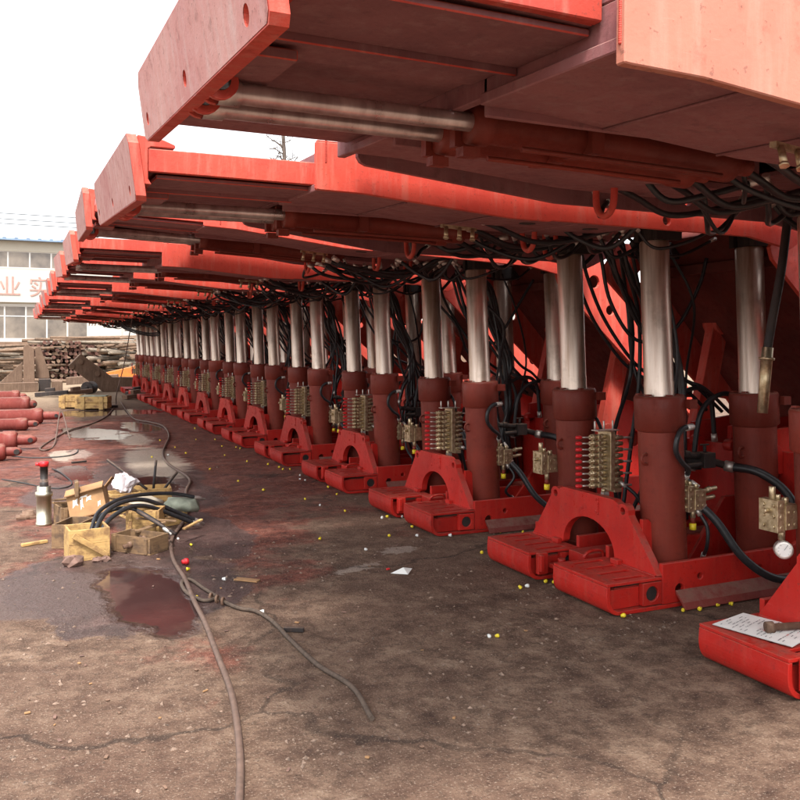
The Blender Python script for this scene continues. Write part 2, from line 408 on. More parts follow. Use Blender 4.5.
    h = math_(nt, 'ADD', h, math_(nt, 'MULTIPLY', math_(nt, 'MULTIPLY', slick, noise(nt, pos, 42, 3, .6)), .5))
    h = math_(nt, 'MULTIPLY', h, math_(nt, 'SUBTRACT', 1.0, math_(nt, 'MULTIPLY', water, .985)))
    bump(nt, b, h, .9, .03)
    return m
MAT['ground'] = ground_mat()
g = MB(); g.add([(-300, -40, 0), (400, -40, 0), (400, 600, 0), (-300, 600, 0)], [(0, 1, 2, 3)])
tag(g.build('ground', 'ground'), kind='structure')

# grit and small stones lying loose on the yard
gv = MB(); gr_ = random.Random(77)
for i in range(9000):
    y = gr_.uniform(2.4, 5.5) if i < 5200 else gr_.uniform(5.5, 14); x = gr_.uniform(-.1, 1)*y*.95
    if abs(x-.62)/.34 < 1 and abs(y-4.4)/.85 < 1: continue
    if i % 3 and math.sin(x*3.1+1)*math.sin(y*2.3)+.35*math.sin(x*9)*math.sin(y*8) < .1: continue
    r_ = min(.011, .0022/(gr_.random()+.18)); a = gr_.random()*6.28; k = gr_.uniform(.6, 1.5)
    pts = [(x+r_*k*math.cos(a+t*1.57+gr_.uniform(-.4, .4)), y+r_/k*math.sin(a+t*1.57+gr_.uniform(-.4, .4)), .001) for t in range(4)]
    gv.add(pts+[(x+gr_.uniform(-.3, .3)*r_, y+gr_.uniform(-.3, .3)*r_, r_*gr_.uniform(.5, 1.1))], [(0, 1, 4), (1, 2, 4), (2, 3, 4), (3, 0, 4)])
MAT['grit'] = plain('yard_grit', (.17, .115, .085), .85, .75, 60)
tag(gv.build('gravel', 'grit'), kind='stuff')

# ------------------------------------------------------------------ the hydraulic roof support
YC = lambda k: 1.985+1.75*k
O = Vector((2.9, 0, 0))
TILT = .045                                            # the canopies lean a little to the near side
HOSES = []
def make_support():
    root = empty('hydraulic_support', O)
    B = lambda mb, n, m, par=root, **k: mb.build(n, m, par, org=O, **k)
    fxz = lambda a, b, d: (a, d, b)                     # plate standing along the row's depth
    fyz = lambda a, b, d: (d, a, b)
    fxy = lambda a, b, d: (a, b, d)
    # ---- base
    for sgn in (-1, 1):
        y0, y1 = (-.547, -.115) if sgn < 0 else (.115, .547)
        m = MB()
        bz = lambda p, q, r_, n: [((1-t)**2*p[0]+2*t*(1-t)*q[0]+t*t*r_[0], (1-t)**2*p[1]+2*t*(1-t)*q[1]+t*t*r_[1]) for t in [i/n for i in range(n+1)]]
        prof = [(2.492, .142)]+bz((2.489, .10), (2.487, .004), (2.575, .004), 12)
        inn = bz((2.575, .022), (2.508, .024), (2.509, .10), 8)+[(2.512, .142)]
        m.prism(prof+[(2.82, .004), (2.82, .022)]+inn, fxz, (y0, y1))
        ys = [y0+.055+(y1-y0-.11)*i/3 for i in range(4)]
        slots = [[(2.575, y-.015), (2.755, y-.015), (2.755, y+.015), (2.575, y+.015)] for y in ys]
        m.plate([(2.494, y0), (2.82, y0), (2.82, y1), (2.494, y1)], slots, fxy, (.1425, .157))
        m.box(2.515, 2.818, y0+.03, y1-.03, .0245, .118)
        m.box(2.82, 4.75, y0, y1, .004, .02)
        m.cur = 1; m.box(2.56, 2.77, y0+.035, y1-.035, .119, .123); m.cur = 0  # dark sheet below the slots, their inner shade put into its colour
        p = B(m, 'pontoon', 'red', bevel=.0025, mats=['red', 'dark'])
        # outer and inner side walls of the runner
        for yy, ex in ((y0, .026), (y1, -.026)):
            w = MB()
            hs = [circ(2.93, .085, .027), circ(3.06, .135, .016), circ(3.46, .13, .018), circ(3.85, .13, .018)]
            w.plate([(2.822, .022), (4.72, .022), (4.72, .30), (3.9, .30), (3.7, .222), (2.822, .217)], hs, fxz, (yy, yy+ex))
            B(w, 'side_wall', 'red', bevel=.003)
        bs = MB(); bs.plate([(2.70, .03), (2.815, .03), (2.815, .138), (2.70, .138)], [circ(2.757, .084, .036)], fxz, (y0-.004, y0+.027))
        bs.cyl((2.757, y0+.004, .084), (2.757, y0+.026, .084), .0355, n=18); bs.mi[-20:] = [1]*20  # dark plug fills the socket, shade of its depth painted on
        B(bs, 'jack_socket', 'red', bevel=.002, mats=['red', 'dark'])
        ld = MB()
        ld.prism([(y0-.002, .085), (y0-.055, .036), (y0-.075, .006), (y0-.055, .006), (y0-.042, .030), (y0-.002, .068)], fyz, (2.90, 4.6))
        B(ld, 'ledge', 'dullred', bevel=.002)
    hk = MB(); hk.box(2.535, 2.60, .085, .1125, .04, .155); hk.box(2.535, 2.56, .06, .085, .06, .15)
    B(hk, 'hook_lug', 'red', bevel=.004)
    pb = MB(); pb.box(2.60, 3.5, -.085, .085, .075, .10); pb.box(2.72, 3.5, -.07, .07, .10, .165)
    pb.tube([(2.74, -.075, .11), (2.71, -.085, .16), (2.75, -.085, .185), (2.82, -.085, .18), (2.84, -.08, .12)], .009, 8)
    pb.cyl((2.66, .05, .1), (2.66, .05, .125), .022, n=12); pb.cyl((2.66, -.05, .1), (2.66, -.05, .125), .022, n=12)
    B(pb, 'pushing_bar', 'red', bevel=.003)
    ib = MB(); ib.box(3.2, 4.6, -.11, .11, .02, .05); ib.cyl((3.5, 0, .15), (4.5, 0, .15), .075, n=20)
    B(ib, 'base_ram', 'primer')
    # ---- arch bridge between the runners
    a = MB()
    out = [(-.545, .162), (-.335, .415), (-.335, .44), (-.318, .462), (-.29, .468), (-.26, .458), (-.22, .476), (.22, .476), (.26, .458), (.29, .468), (.318, .462), (.335, .44), (.335, .415), (.52, .162),
           (.235, .162), (.21, .2)]
    arc = [(.222*math.cos(t)-.005, .178+.168*math.sin(t)) for t in [math.pi*i/14 for i in range(15)]]
    out = out[:-1]+arc+[(-.255, .162)]
    a.plate(out, [circ(-.292, .43, .019, 14), circ(.292, .43, .019, 14)], fyz, (2.79, 2.835))
    a.box(2.7875, 2.7895, -.10, .06, .375, .470)
    for yy, zz in ((-.08, .39), (.04, .39), (-.08, .455), (.04, .455)): a.cyl((2.783, yy, zz), (2.7895, yy, zz), .007, n=8)
    for zz in range(7): a.cyl((2.784, -.095, .38+.013*zz), (2.788, -.095, .38+.013*zz), .005, n=6)
    for sg in (-1, 1):
        yo = .50 if sg > 0 else -.52
        a.prism([(2.835, .16), (2.835, .40), (2.87, .40), (3.05, .222), (3.05, .16)], fxz, (yo-.012-.14*sg, yo+.012-.14*sg))
    B(a, 'arch_bridge', 'red', bevel=.003)
    for ya, yb in ((-.53, -.26), (.24, .51)):
        wd = MB(); n_ = 48
        for i in range(n_): wd.ball((2.786, ya+(yb-ya)*i/(n_-1), .160), .0055, 6)
        B(wd, 'weld_bead', 'red')
    for yy in (-.26, .26):
        cr = MB(); cr.bar((2.775, yy-.03, .170), (2.775, yy+.03, .170), .03, .026)
        B(cr, 'foot_clip', 'red', bevel=.003)
    # ---- legs
    def leg(x, y, valve, nm_):
        ax = lambda z: Vector((x+.042-.042*z, y, z))
        b_ = MB()
        p0, p1 = ax(.06), ax(1.02)
        b_.lathe(p0, p1, [(0, .10), (.03, .112), (.80, .112)], 28)
        b_.torus(ax(.14), (0, 0, 1), .112, .006, 28, 6)
        lg = B(b_, 'leg', 'primer')
        c_ = MB(); q0 = ax(.85)
        c_.lathe(q0, p1, [(-.012, .113), (0, .127), (.155, .127), (.168, .121), (.168, .079)], 28)
        for t in range(6):
            an = t*math.pi/3+.3
            c_.obox(ax(1.021)+Vector((.1*math.cos(an), .1*math.sin(an), 0)), (.012, 0, 0), (0, .012, 0), (0, 0, .004))
        c_.box(x+.075, x+.125, y-.135, y-.10, .955, 1.0)
        B(c_, 'collar', 'primer', lg)
        r_ = MB()
        r_.lathe(ax(1.0), ax(1.8), [(0, .076), (.012, .076), (.018, .0745), (.085, .0745), (.09, .073), (.79, .073), (.8, .067)], 28)
        B(r_, 'piston', 'chrome', lg)
        h_ = MB(); h_.lathe(ax(1.795), ax(1.9), [(0, .066), (.02, .058), (.09, .058)], 20)
        h_.box(x-.09, x+.07, y-.085, y-.055, 1.80, 1.90); h_.box(x-.09, x+.07, y+.055, y+.085, 1.80, 1.90)
        B(h_, 'leg_socket', 'dark', lg)
        e_ = MB(); e_.torus(ax(.70)+Vector((-.118, -.02, 0)), (0, 1, 0), .026, .008, 14, 6)
        B(e_, 'eye_ring', 'primer', lg)
        return lg
    leg(2.968, -.36, 1, 'front'); leg(2.968, .36, 1, 'front'); leg(3.62, -.36, 0, 'rear'); leg(3.62, .36, 0, 'rear')
    # ---- canopy (one part with its plates, lip and rams as sub-parts); leaned to the near side
    def T(mb):
        for i, p in enumerate(mb.v): mb.v[i] = Vector((p.x, p.y, p.z+TILT*p.y))
        return mb
    c = MB()
    c.prism([(1.02, 2.03), (1.02, 1.985), (3.45, 1.965), (3.60, 1.94), (3.60, 2.03)], fxz, (-.772, .772))
    c.box(1.02, 1.05, -.772, .772, 1.90, 1.984)                 # front cross plate
    c.box(1.30, 1.325, -.55, .55, 1.925, 1.984)
    for yy in (-.52, .50): c.prism([(1.06, 1.984), (1.06, 1.92), (1.5, 1.90), (3.3, 1.885), (3.5, 1.966)], fxz, (yy-.012, yy+.012))
    low = [(1.0, 1.877), (1.17, 1.875), (1.82, 1.825), (2.0, 1.823), (2.5, 1.823)]
    c.prism(low+[(2.5, 1.85), (2.0, 1.85), (1.82, 1.853), (1.17, 1.902), (1.0, 1.904)], fxz, (-.774, -.26))
    c.prism([(x, z+.012) for x, z in low]+[(2.5, 1.862), (2.0, 1.862), (1.82, 1.865), (1.17, 1.914), (1.0, 1.916)], fxz, (.29, .60))
    c.box(1.02, 2.49, -.262, -.245, 1.853, 1.98); c.box(1.02, 2.49, .275, .292, 1.866, 1.98)
    c.box(2.52, 3.3, -.50, .48, 1.895, 1.915)
    c.box(2.05, 2.4, -.56, -.5325, 1.85, 1.966); c.box(2.05, 2.4, .5125, .54, 1.85, 1.966)
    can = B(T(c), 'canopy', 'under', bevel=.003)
    sp = [(.985, 2.05), (.985, 1.875), (1.0, 1.874), (1.17, 1.872), (1.82, 1.821), (2.0, 1.819), (2.012, 1.824), (3.12, 1.816), (3.385, 1.770), (3.42, 1.79), (3.56, 1.86), (3.62, 1.90), (3.62, 2.05)]
    hl = [circ(2.62, 1.862, .022, 16), circ(3.50, 1.95, .03, 16)]
    s1 = MB(); s1.plate(sp, hl, fxz, (-.802, -.776)); s1.box(.988, 3.61, -.8, -.778, 2.0505, 2.056)
    B(T(s1), 'side_plate', 'canopy', can, bevel=.003)
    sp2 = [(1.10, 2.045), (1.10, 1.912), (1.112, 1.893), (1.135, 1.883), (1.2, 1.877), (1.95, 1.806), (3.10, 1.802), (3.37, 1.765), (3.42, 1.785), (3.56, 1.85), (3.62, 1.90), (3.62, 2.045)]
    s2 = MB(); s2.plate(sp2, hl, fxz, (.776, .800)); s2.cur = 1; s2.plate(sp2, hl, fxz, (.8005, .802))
    B(T(s2), 'side_plate', 'under', can, mats=['under', 'canopy'])  # inner face darkened with painted shade, outer skin stays canopy red
    for sy in (-1, 1):
        wd = MB()
        for i in range(40): wd.ball((.985, sy*.789, 1.883+.004*i), .0045, 6)
        B(T(wd), 'weld_bead', 'canopy', can)
    for xx in (1.36, 1.74, 2.16):
        z_ = (1.872-(xx-1.17)*.0785) if xx < 1.82 else 1.822
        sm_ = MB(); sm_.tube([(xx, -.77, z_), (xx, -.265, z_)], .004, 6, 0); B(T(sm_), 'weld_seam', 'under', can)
    for xx, yy in ((1.98, -.66), (2.34, -.62)):
        z_ = (1.872-(xx-1.17)*.0785) if xx < 1.82 else 1.822
        pt = MB(); pt.cyl((xx, yy, z_-.002), (xx, yy, z_+.002), .035, n=18); B(T(pt), 'drain_hole', 'dark', can)  # flat dark disc, shade of a hole put into its colour
    # telescoping front beam
    e = MB()
    e.cur = 1
    e.prism([(.42, 1.975), (.42, 1.92), (1.015, 1.905), (1.015, 1.975)], fxz, (-.672, .672))
    e.cur = 0
    for y0, y1 in ((-.70, -.6745), (.6745, .70)):
        e.prism([(.41, 1.985), (.41, 1.905), (1.015, 1.905), (1.015, 1.99)], fxz, (y0, y1))
    e.cur = 1
    for y0, y1, zz in ((-.66, -.40, 1.888), (-.375, -.19, 1.895), (.20, .37, 1.895), (.40, .66, 1.888)): e.box(.44, 1.016, y0, y1, zz, 1.903)
    for y0 in (-.39, .385): e.box(.44, 1.017, y0-.006, y0+.006, 1.872, 1.9035)
    e.box(.43, .54, -.30, .30, 1.862, 1.886)
    ext = B(T(e), 'extension_beam', 'canopy', can, bevel=.003, mats=['canopy', 'under'])  # slabs and ribs below take the red with shade painted in
    lipo = [(-.70, 1.82), (-.685, 1.803), (.665, 1.83), (.70, 1.845), (.70, 2.0), (.67, 2.035), (-.67, 2.035), (-.70, 2.0)]
    lean = lambda a_, b_, d: (d-(b_-1.90)*.14, a_, b_)
    lh = [circ(-.57, 1.85, .02, 14), circ(.60, 1.885, .02, 14), circ(.0, 1.87, .02, 14)]
    l_ = MB()
    l_.plate(lipo, lh, lean, (.356, .390)); l_.cur = 1
    l_.plate([(y_*.992, 1.91+(z_-1.91)*.97) for y_, z_ in lipo], lh, lean, (.3545, .3552))
    B(T(l_), 'lip_plate', 'canopy', can, mats=['canopy', 'lip'])
    for yy in (-.672, .638):
        gs = MB(); gs.prism([(.3722, 2.03), (.46, 2.02), (.50, 2.005), (.50, 1.9915), (.418, 1.9915), (.4085, 1.985), (.4085, 1.88), (.42, 1.86), (.395, 1.86)], fxz, (yy-.025, yy+.031))
        B(T(gs), 'lip_gusset', 'canopy', can, bevel=.003)
    for yy in (-.07, .105):
        k_ = MB()
        k_.cyl((.42, yy-.035, 1.850), (.42, yy-.016, 1.850), .042, n=20); k_.cyl((.42, yy+.016, 1.850), (.42, yy+.035, 1.850), .042, n=20)
        k_.box(.40, .44, yy-.035, yy-.016, 1.862, 1.8855); k_.box(.40, .44, yy+.016, yy+.035, 1.862, 1.8855)
        k_.cyl((.42, yy-.045, 1.850), (.42, yy+.045, 1.850), .022, n=16)
        k_.mi[-18:] = [1]*18
        B(T(k_), 'rod_lug', 'canopy', can, mats=['canopy', 'dark'])
        r_ = MB(); r_.lathe((.42, yy, 1.856), (1.2, yy, 1.858), [(0, .031), (.05, .031), (.055, .025), (.7, .025)], 20)
        B(T(r_), 'ram_rod', 'ramrod', can)
        y_ = MB(); y_.lathe((1.08, yy, 1.858), (2.1, yy, 1.825), [(0, .024), (0, .058), (.05, .059), (.055, .051), (.82, .051), (.83, .057), (.9, .057), (.91, .03), (.98, .03)], 24)
        y_.box(1.05, 1.10, yy-.02, yy+.02, 1.765, 1.79); y_.box(1.42, 1.46, yy-.07, yy+.07, 1.80, 1.87)
        y_.box(1.06, 1.12, yy+.045, yy+.075, 1.80, 1.90)
        y_.tube([(1.2, yy-.06, 1.79), (1.6, yy-.058, 1.785), (1.9, yy-.055, 1.78)], .008, 6)
        B(T(y_), 'ram_cylinder', 'primer', can)
    for xx, yy, dz in ((2.22, -.30, .0), (1.98, .52, 0.0), (2.62, .10, .0)):
        u = MB(); u.tube([(xx, yy-.05, 1.90), (xx, yy-.052, 1.80), (xx, yy-.035, 1.755), (xx, yy, 1.738), (xx, yy+.035, 1.755), (xx, yy+.052, 1.80), (xx, yy+.05, 1.90)], .013, 8)
        B(T(u), 'lifting_loop', 'canopy', can)
    mn = MB(); mn.bar((1.62, -.56, 1.80), (1.80, -.53, 1.795), .018, .014)
    for t in range(3):
        p = Vector((1.64+.07*t, -.565+.012*t, 1.795)); mn.cyl(p, p+Vector((-.012, -.02, -.042)), .009, n=10); mn.cyl(p+Vector((-.012, -.02, -.042)), p+Vector((-.014, -.023, -.05)), .012, n=6)
    B(T(mn), 'hose_manifold', 'brass', can)
    # ---- goaf shield, links and rear box behind the legs
    gsd = MB()
    gsd.prism([(3.66, 1.97), (3.62, 1.91), (4.98, .42), (5.06, .42), (5.04, .50)], fxz, (-.63, .63))
    gsd.box(3.72, 3.80, -.5, .5, 1.70, 1.76)
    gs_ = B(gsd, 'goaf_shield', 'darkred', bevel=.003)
    for yy in (-.665, .64):
        q = MB()
        q.plate([(3.46, 1.84), (3.40, 1.76), (3.42, 1.70), (4.28, .93), (4.46, .90), (4.95, .36), (5.08, .40), (3.80, 1.84), (3.68, 1.93), (3.52, 1.93)],
                [circ(3.86, 1.52, .035, 14), circ(4.35, 1.14, .05, 14), circ(3.72, 1.72, .045, 14)], fxz, (yy, yy+.024))
        B(q, 'side_plate', 'canopy', gs_, bevel=.003)
    for yy in (-.48, .42):
        q = MB(); q.bar((3.95, yy, .62), (4.15, yy, 1.42), .07, .13, (1, 0, 0)); q.cyl((3.95, yy-.06, .62), (3.95, yy+.06, .62), .08, n=18); q.cyl((4.15, yy-.06, 1.42), (4.15, yy+.06, 1.42), .08, n=18)
        B(q, 'link_bar', 'canopy', bevel=.003)
    q = MB()
    for yy in (-.33, -.05, .25): q.plate([(3.72, .04), (4.7, .04), (4.6, .75), (4.3, .85), (3.78, .80)], [circ(3.95, .62, .05), circ(4.35, .55, .06)], fxz, (yy, yy+.03))
    q.box(3.74, 3.77, -.53, .53, .05, .70)
    for yy in (-.42, -.12, .14, .42): q.cyl((3.70, yy-.03, .70), (3.70, yy+.03, .70), .035, n=14); q.box(3.68, 3.74, yy-.03, yy+.03, .58, .70)
    q.prism([(3.32, .05), (3.72, .05), (3.72, .42), (3.62, .42)], fxz, (-.16, -.13))
    B(q, 'rear_box', 'red', bevel=.003)
    # ---- lever valve bank above the arch
    v = MB()
    zs = [.515+.0325*i for i in range(9)]
    v.box(2.905, 2.935, -.055, .055, .49, .805)
    for z in zs:
        v.cyl((2.80, -.01, z), (2.905, -.01, z), .0125, n=10); v.cyl((2.815, -.01, z), (2.835, -.01, z), .0165, n=8); v.cyl((2.87, -.01, z), (2.89, -.01, z), .0165, n=8)
        v.cyl((2.935, -.02, z-.008), (3.01, -.02, z-.008), .0115, n=10); v.cyl((2.955, -.02, z-.008), (2.985, -.02, z-.008), .0155, n=8)
        v.box(2.845, 2.865, -.03, .03, z-.012, z+.012)
        v.cyl((2.84, .035, z), (2.905, .035, z), .010, n=8)
    v.box(2.935, 2.985, -.05, .05, .475, .497)
    v.cyl((2.90, 0, .47), (2.90, 0, .49), .012, n=8)
    v.cur = 1
    v.box(2.84, 2.985, -.03, .03, .806, .812)
    for xx in (2.85, 2.91, 2.97): v.cyl((xx, 0.01, .81), (xx, .01, .86), .005, n=8)
    v.box(2.89, 2.93, -.012, .012, .40, .475)
    for z in zs[::2]: v.cyl((3.005, -.02, z-.008), (3.075, -.02, z-.012), .006, n=8)
    vb = B(v, 'valve_bank', 'brass', bevel=.0015, mats=['brass', 'steel'])
    for z in zs:
        l = MB(); l.cyl((2.745, -.012, z+.003), (2.80, -.01, z), .0045, n=8)
        l.cur = 1; l.lathe((2.705, -.013, z+.004), (2.75, -.012, z+.003), [(0, .002), (.005, .009), (.032, .0105), (.042, .006), (.043, .001)], 10)
        B(l, 'lever', 'steel', vb, mats=['steel', 'knob'])
    # ---- leg valve blocks
    def block(x, y, z, gauge=False):
        b_ = MB(); b_.box(x-.035, x+.005, y-.05, y+.045, z-.065, z+.065); b_.box(x+.0055, x+.075, y-.055, y+.03, z-.055, z+.045)
        b_.cyl((x-.01, y, z+.065), (x-.01, y, z+.115), .013, n=10); b_.cyl((x+.04, y-.02, z+.045), (x+.04, y-.02, z+.07), .014, n=8)
        b_.cyl((x+.075, y-.03, z+.03), (x+.16, y-.035, z+.045), .0115, n=10); b_.cyl((x+.075, y-.03, z-.01), (x+.16, y-.02, z-.002), .0115, n=10)
        b_.cyl((x+.10, y-.03, z+.034), (x+.125, y-.03, z+.04), .016, n=8)
        b_.cyl((x+.02, y-.02, z-.055), (x+.02, y-.02, z-.10), .014, n=10)
        for i in range(3):
            for j in (0, 1): b_.cyl((x-.015+.0*j, y-.052, z-.045+.045*i), (x-.015, y-.0501, z-.045+.045*i), .008, n=8)
        for i in range(2):
            for j in range(2): b_.cyl((x+.025+.03*i, y-.059, z-.035+.05*j), (x+.025+.03*i, y-.0552, z-.035+.05*j), .008, n=8)
        for i in range(3):
            for j in range(2): b_.cyl((x-.041, y-.028+.05*j, z-.042+.042*i), (x-.0353, y-.028+.05*j, z-.042+.042*i), .009, n=6)
        b_.cyl((x-.06, y+.0, z+.02), (x-.0353, y+.0, z+.02), .011, n=10); b_.cyl((x+.0, y-.02, z+.065), (x+.0, y-.02, z+.085), .010, n=6)
        o = B(b_, 'valve_block', 'brass', bevel=.002)
        c_ = MB(); c_.cyl((x+.02, y-.02, z-.10), (x+.02, y-.02, z-.128), .013, n=12); c_.cur = 1
        c_.lathe((x+.02, y-.02, z-.16), (x+.02, y-.02, z-.128), [(0, .002), (0, .017), (.032, .017), (.032, .002)], 14)
        B(c_, 'plug_cap', 'primer', o, mats=['primer', 'yellow'])
        if gauge:
            gc = Vector((x-.02, y-.06, z-.125)); gd = Vector((-.62, -.78, .05)).normalized()
            g_ = MB(); g_.lathe(gc+gd*.036, gc, [(0, .026), (0, .034), (.006, .036), (.034, .036), (.036, .001)], 24)
            g_.cyl(gc, (x+.02, y-.02, z-.115), .008, n=8)
            g_.cur = 1; g_.cyl(gc+gd*.0345, gc+gd*.035, .028, n=20); g_.cur = 2
            g_.bar(gc+gd*.0358, gc+gd*.0358+Vector((.006, -.008, .017)), .003, .001)
            for i in range(9):
                an = R(-135+270*i/8); w1 = Vector((.78, -.62, 0)); tv = w1*math.sin(an)+Vector((0, 0, 1))*math.cos(an)
                g_.bar(gc+gd*.0356+tv*.020, gc+gd*.0356+tv*.025, .002, .001)
            B(g_, 'pressure_gauge', 'steel', o, mats=['steel', 'paper', 'ink'])
    block(3.085, -.43, .50); block(2.82, .47, .58, True)
    # ---- junction valve on a bracket between the legs
    j = MB(); j.box(3.30, 3.38, -.33, -.25, .62, .70); j.cyl((3.16, -.29, .70), (3.30, -.29, .68), .018, n=10); j.cyl((3.19, -.29, .70), (3.23, -.29, .692), .024, n=6)
    j.cyl((3.20, -.31, .635), (3.30, -.31, .64), .014, n=10); j.cyl((3.38, -.29, .65), (3.47, -.30, .625), .020, n=12); j.cyl((3.34, -.29, .70), (3.34, -.29, .735), .009, n=8)
    j.bar((3.31, -.29, .74), (3.37, -.29, .74), .012, .008); j.box(3.32, 3.36, -.2495, -.13, .60, .68)
    B(j, 'junction_valve', 'dark', bevel=.002)
    # ---- hoses
    def hose(pts, r=.011, fit=True, m_='rubber'):
        h = MB(); h.tube(pts, r, 8, 7)
        if fit:
            h.cur = 1
            for p, q in ((pts[0], pts[1]), (pts[-1], pts[-2])):
                p, q = Vector(p), Vector(q); d = (q-p).normalized()
                h.cyl(p-d*.012, p+d*.035, r*1.28, n=10)
        ho = B(h, 'hose', m_, mats=[m_, 'steel'])
        HOSES.append((ho, pts, r, fit, m_))
    HOSES.clear()
    rd = random.Random(5)
    hose([(3.05, -.495, .865), (2.99, -.505, .86), (2.945, -.515, .82), (2.94, -.51, .75), (2.99, -.50, .69), (3.05, -.48, .65), (3.075, -.43, .60)], .013)
    hose([(3.48, -.31, .62), (3.56, -.45, .60), (3.64, -.56, .50), (3.68, -.62, .33), (3.74, -.64, .16), (3.95, -.62, .10)], .023)
    hose([(3.14, -.45, .47), (3.20, -.52, .38), (3.28, -.60, .22), (3.42, -.655, .115), (3.62, -.66, .085), (3.85, -.64, .10)], .021)
    hose([(3.13, -.45, .44), (3.15, -.50, .36), (3.16, -.49, .26), (3.22, -.40, .18)], .010)
    hose([(3.13, -.45, .56), (3.07, -.40, .62), (3.05, -.32, .72), (3.14, -.26, .92), (3.22, -.22, 1.2), (3.20, -.18, 1.5), (3.12, -.14, 1.80)], .009)
    for i in range(7):
        y = -.20+.05*i+rd.uniform(-.02, .02); x = 3.14+.035*i
        hose([(x-.22, y-.06, 1.84), (x-.08, y, 1.70), (x+.03, y+.02, 1.45), (x+.12+.03*rd.random(), y+.02, 1.15), (x+.15, y, .85), (x+.10, y-.04, .60), (x+.18, y-.02, .35)], .0125, False)
    for i in range(5):
        y = .02+.10*i+rd.uniform(-.04, .04); s_ = rd.uniform(0, .12)
        hose([(2.98+s_, y, 1.84), (3.06+s_, y+.03, 1.66), (3.20+s_, y+.05, 1.40+s_), (3.40+s_, y+.02, 1.18-s_), (3.62, y-.03, 1.02), (3.78, y-.06, .88)], .011, False)
    hose([(3.05, .22, 1.80), (3.14, .24, 1.52), (3.30, .2, 1.30), (3.5, .12, 1.36), (3.62, .05, 1.6), (3.66, .02, 1.78)], .011, False)
    hose([(3.30, .05, .72), (3.36, .02, .92), (3.52, 0, 1.02), (3.68, .02, .98), (3.72, .02, .72)], .014)
    hose([(3.34, -.2, .60), (3.38, -.22, .90), (3.52, -.22, 1.0), (3.66, -.20, .96), (3.71, -.2, .72)], .014)
    # loops under the canopy
    for i in range(6):
        y = -.50+.19*i+rd.uniform(-.03, .03); x = 1.86+rd.uniform(-.05, .15); z = 1.845+TILT*y
        hose([(x, y, z), (x+.14, y+.02, z-.035), (x+.32, y+.05, z-.075-.03*rd.random()), (x+.52, y+.06, z-.06), (x+.72, y+.04, z-.005), (x+.86, y, z+.03)], .0125)
    for i in range(4):
        y = -.45+.3*i
        hose([(2.42, y, 1.86+TILT*y), (2.50, y+.06, 1.76), (2.60, y+.15, 1.735), (2.72, y+.2, 1.77), (2.82, y+.18, 1.87)], .011)
    hose([(3.02, .40, .875), (3.06, .30, .86), (3.05, .22, .80), (3.0, .12, .72), (3.0, .02, .70)], .010)
    hose([(3.0, -.02, .52), (3.06, -.08, .45), (3.10, -.12, .33), (3.06, -.16, .22)], .010)
    hose([(3.01, .02, .60), (3.08, .10, .56), (3.14, .16, .42), (3.12, .20, .20)], .010)
    for i in range(12):
        x0 = rd.uniform(1.95, 2.95); y = rd.uniform(-.62, .62); z = 1.86+TILT*y; dx = rd.uniform(.2, .7); dy = rd.uniform(-.35, .35)
        hose([(x0, y, z), (x0+dx*.25, y+dy*.2, z-rd.uniform(.05, .12)), (x0+dx*.6, y+dy*.6, z-rd.uniform(.06, .16)), (x0+dx, y+dy, z-rd.uniform(-.02, .03))], rd.choice((.008, .010, .012)))
    for i in range(6):
        x0 = rd.uniform(3.05, 3.4); y = rd.uniform(-.3, .35)
        hose([(x0, y, 1.82), (x0+rd.uniform(.05, .2), y+rd.uniform(-.1, .1), 1.5), (x0+rd.uniform(.05, .3), y+rd.uniform(-.15, .15), 1.1), (x0+rd.uniform(0, .35), y+rd.uniform(-.1, .1), .72), (x0+rd.uniform(-.1, .3), y+rd.uniform(-.1, .1), .25)], rd.choice((.008, .010, .012)), False)
    return root
sup = make_support()
HV = []
for v_ in range(3):
    hr = random.Random(50+v_); row = {}
    for ho, pts, r_, fit, m_ in HOSES:
        h = MB(); P_ = [Vector(p) for p in pts]; n_ = len(P_)
        if P_[0].z > 1.0 or r_ < .0125:
            P_ = [p if i in (0, n_-1) else p+Vector((hr.gauss(0, .035), hr.gauss(0, .035), hr.gauss(0, .022))) for i, p in enumerate(P_)]
        h.tube(P_, r_, 8, 7)
        if fit:
            h.cur = 1
            for p, q in ((P_[0], P_[1]), (P_[-1], P_[-2])):
                d = (q-p).normalized(); h.cyl(p-d*.012, p+d*.035, r_*1.28, n=10)
        t_ = h.build('hose', m_, org=O, mats=[m_, 'steel']); row[ho.data.name] = t_.data; bpy.data.objects.remove(t_)
    HV.append(row)
index_children()
NSUP = 13
ordn = ['nearest', 'second nearest', 'third nearest', 'fourth nearest', 'fifth nearest', 'sixth nearest', 'seventh nearest', 'eighth nearest', 'ninth nearest', 'tenth nearest', 'third farthest', 'second farthest', 'farthest']
DY = {0: .04, 1: -.03, 2: .02, 3: .015, 4: .035, 5: .01, 6: -.03}
TIP = {0: .0, 1: 0, 2: 2.5, 3: .6, 4: 1.4, 5: .9, 6: 2.0, 7: .6, 8: 1.2}       # canopy tilt about its rear, degrees
YAW = {2: -1.5, 3: -1.0, 5: -1.3, 6: -.5}
EXT = {0: .045, 1: 0, 2: 0, 3: .08, 4: .06, 5: .05, 6: .03}                        # how high the front beam sits
rs = random.Random(3)
supports = [sup]+[copy_tree(sup) for k in range(1, NSUP)]
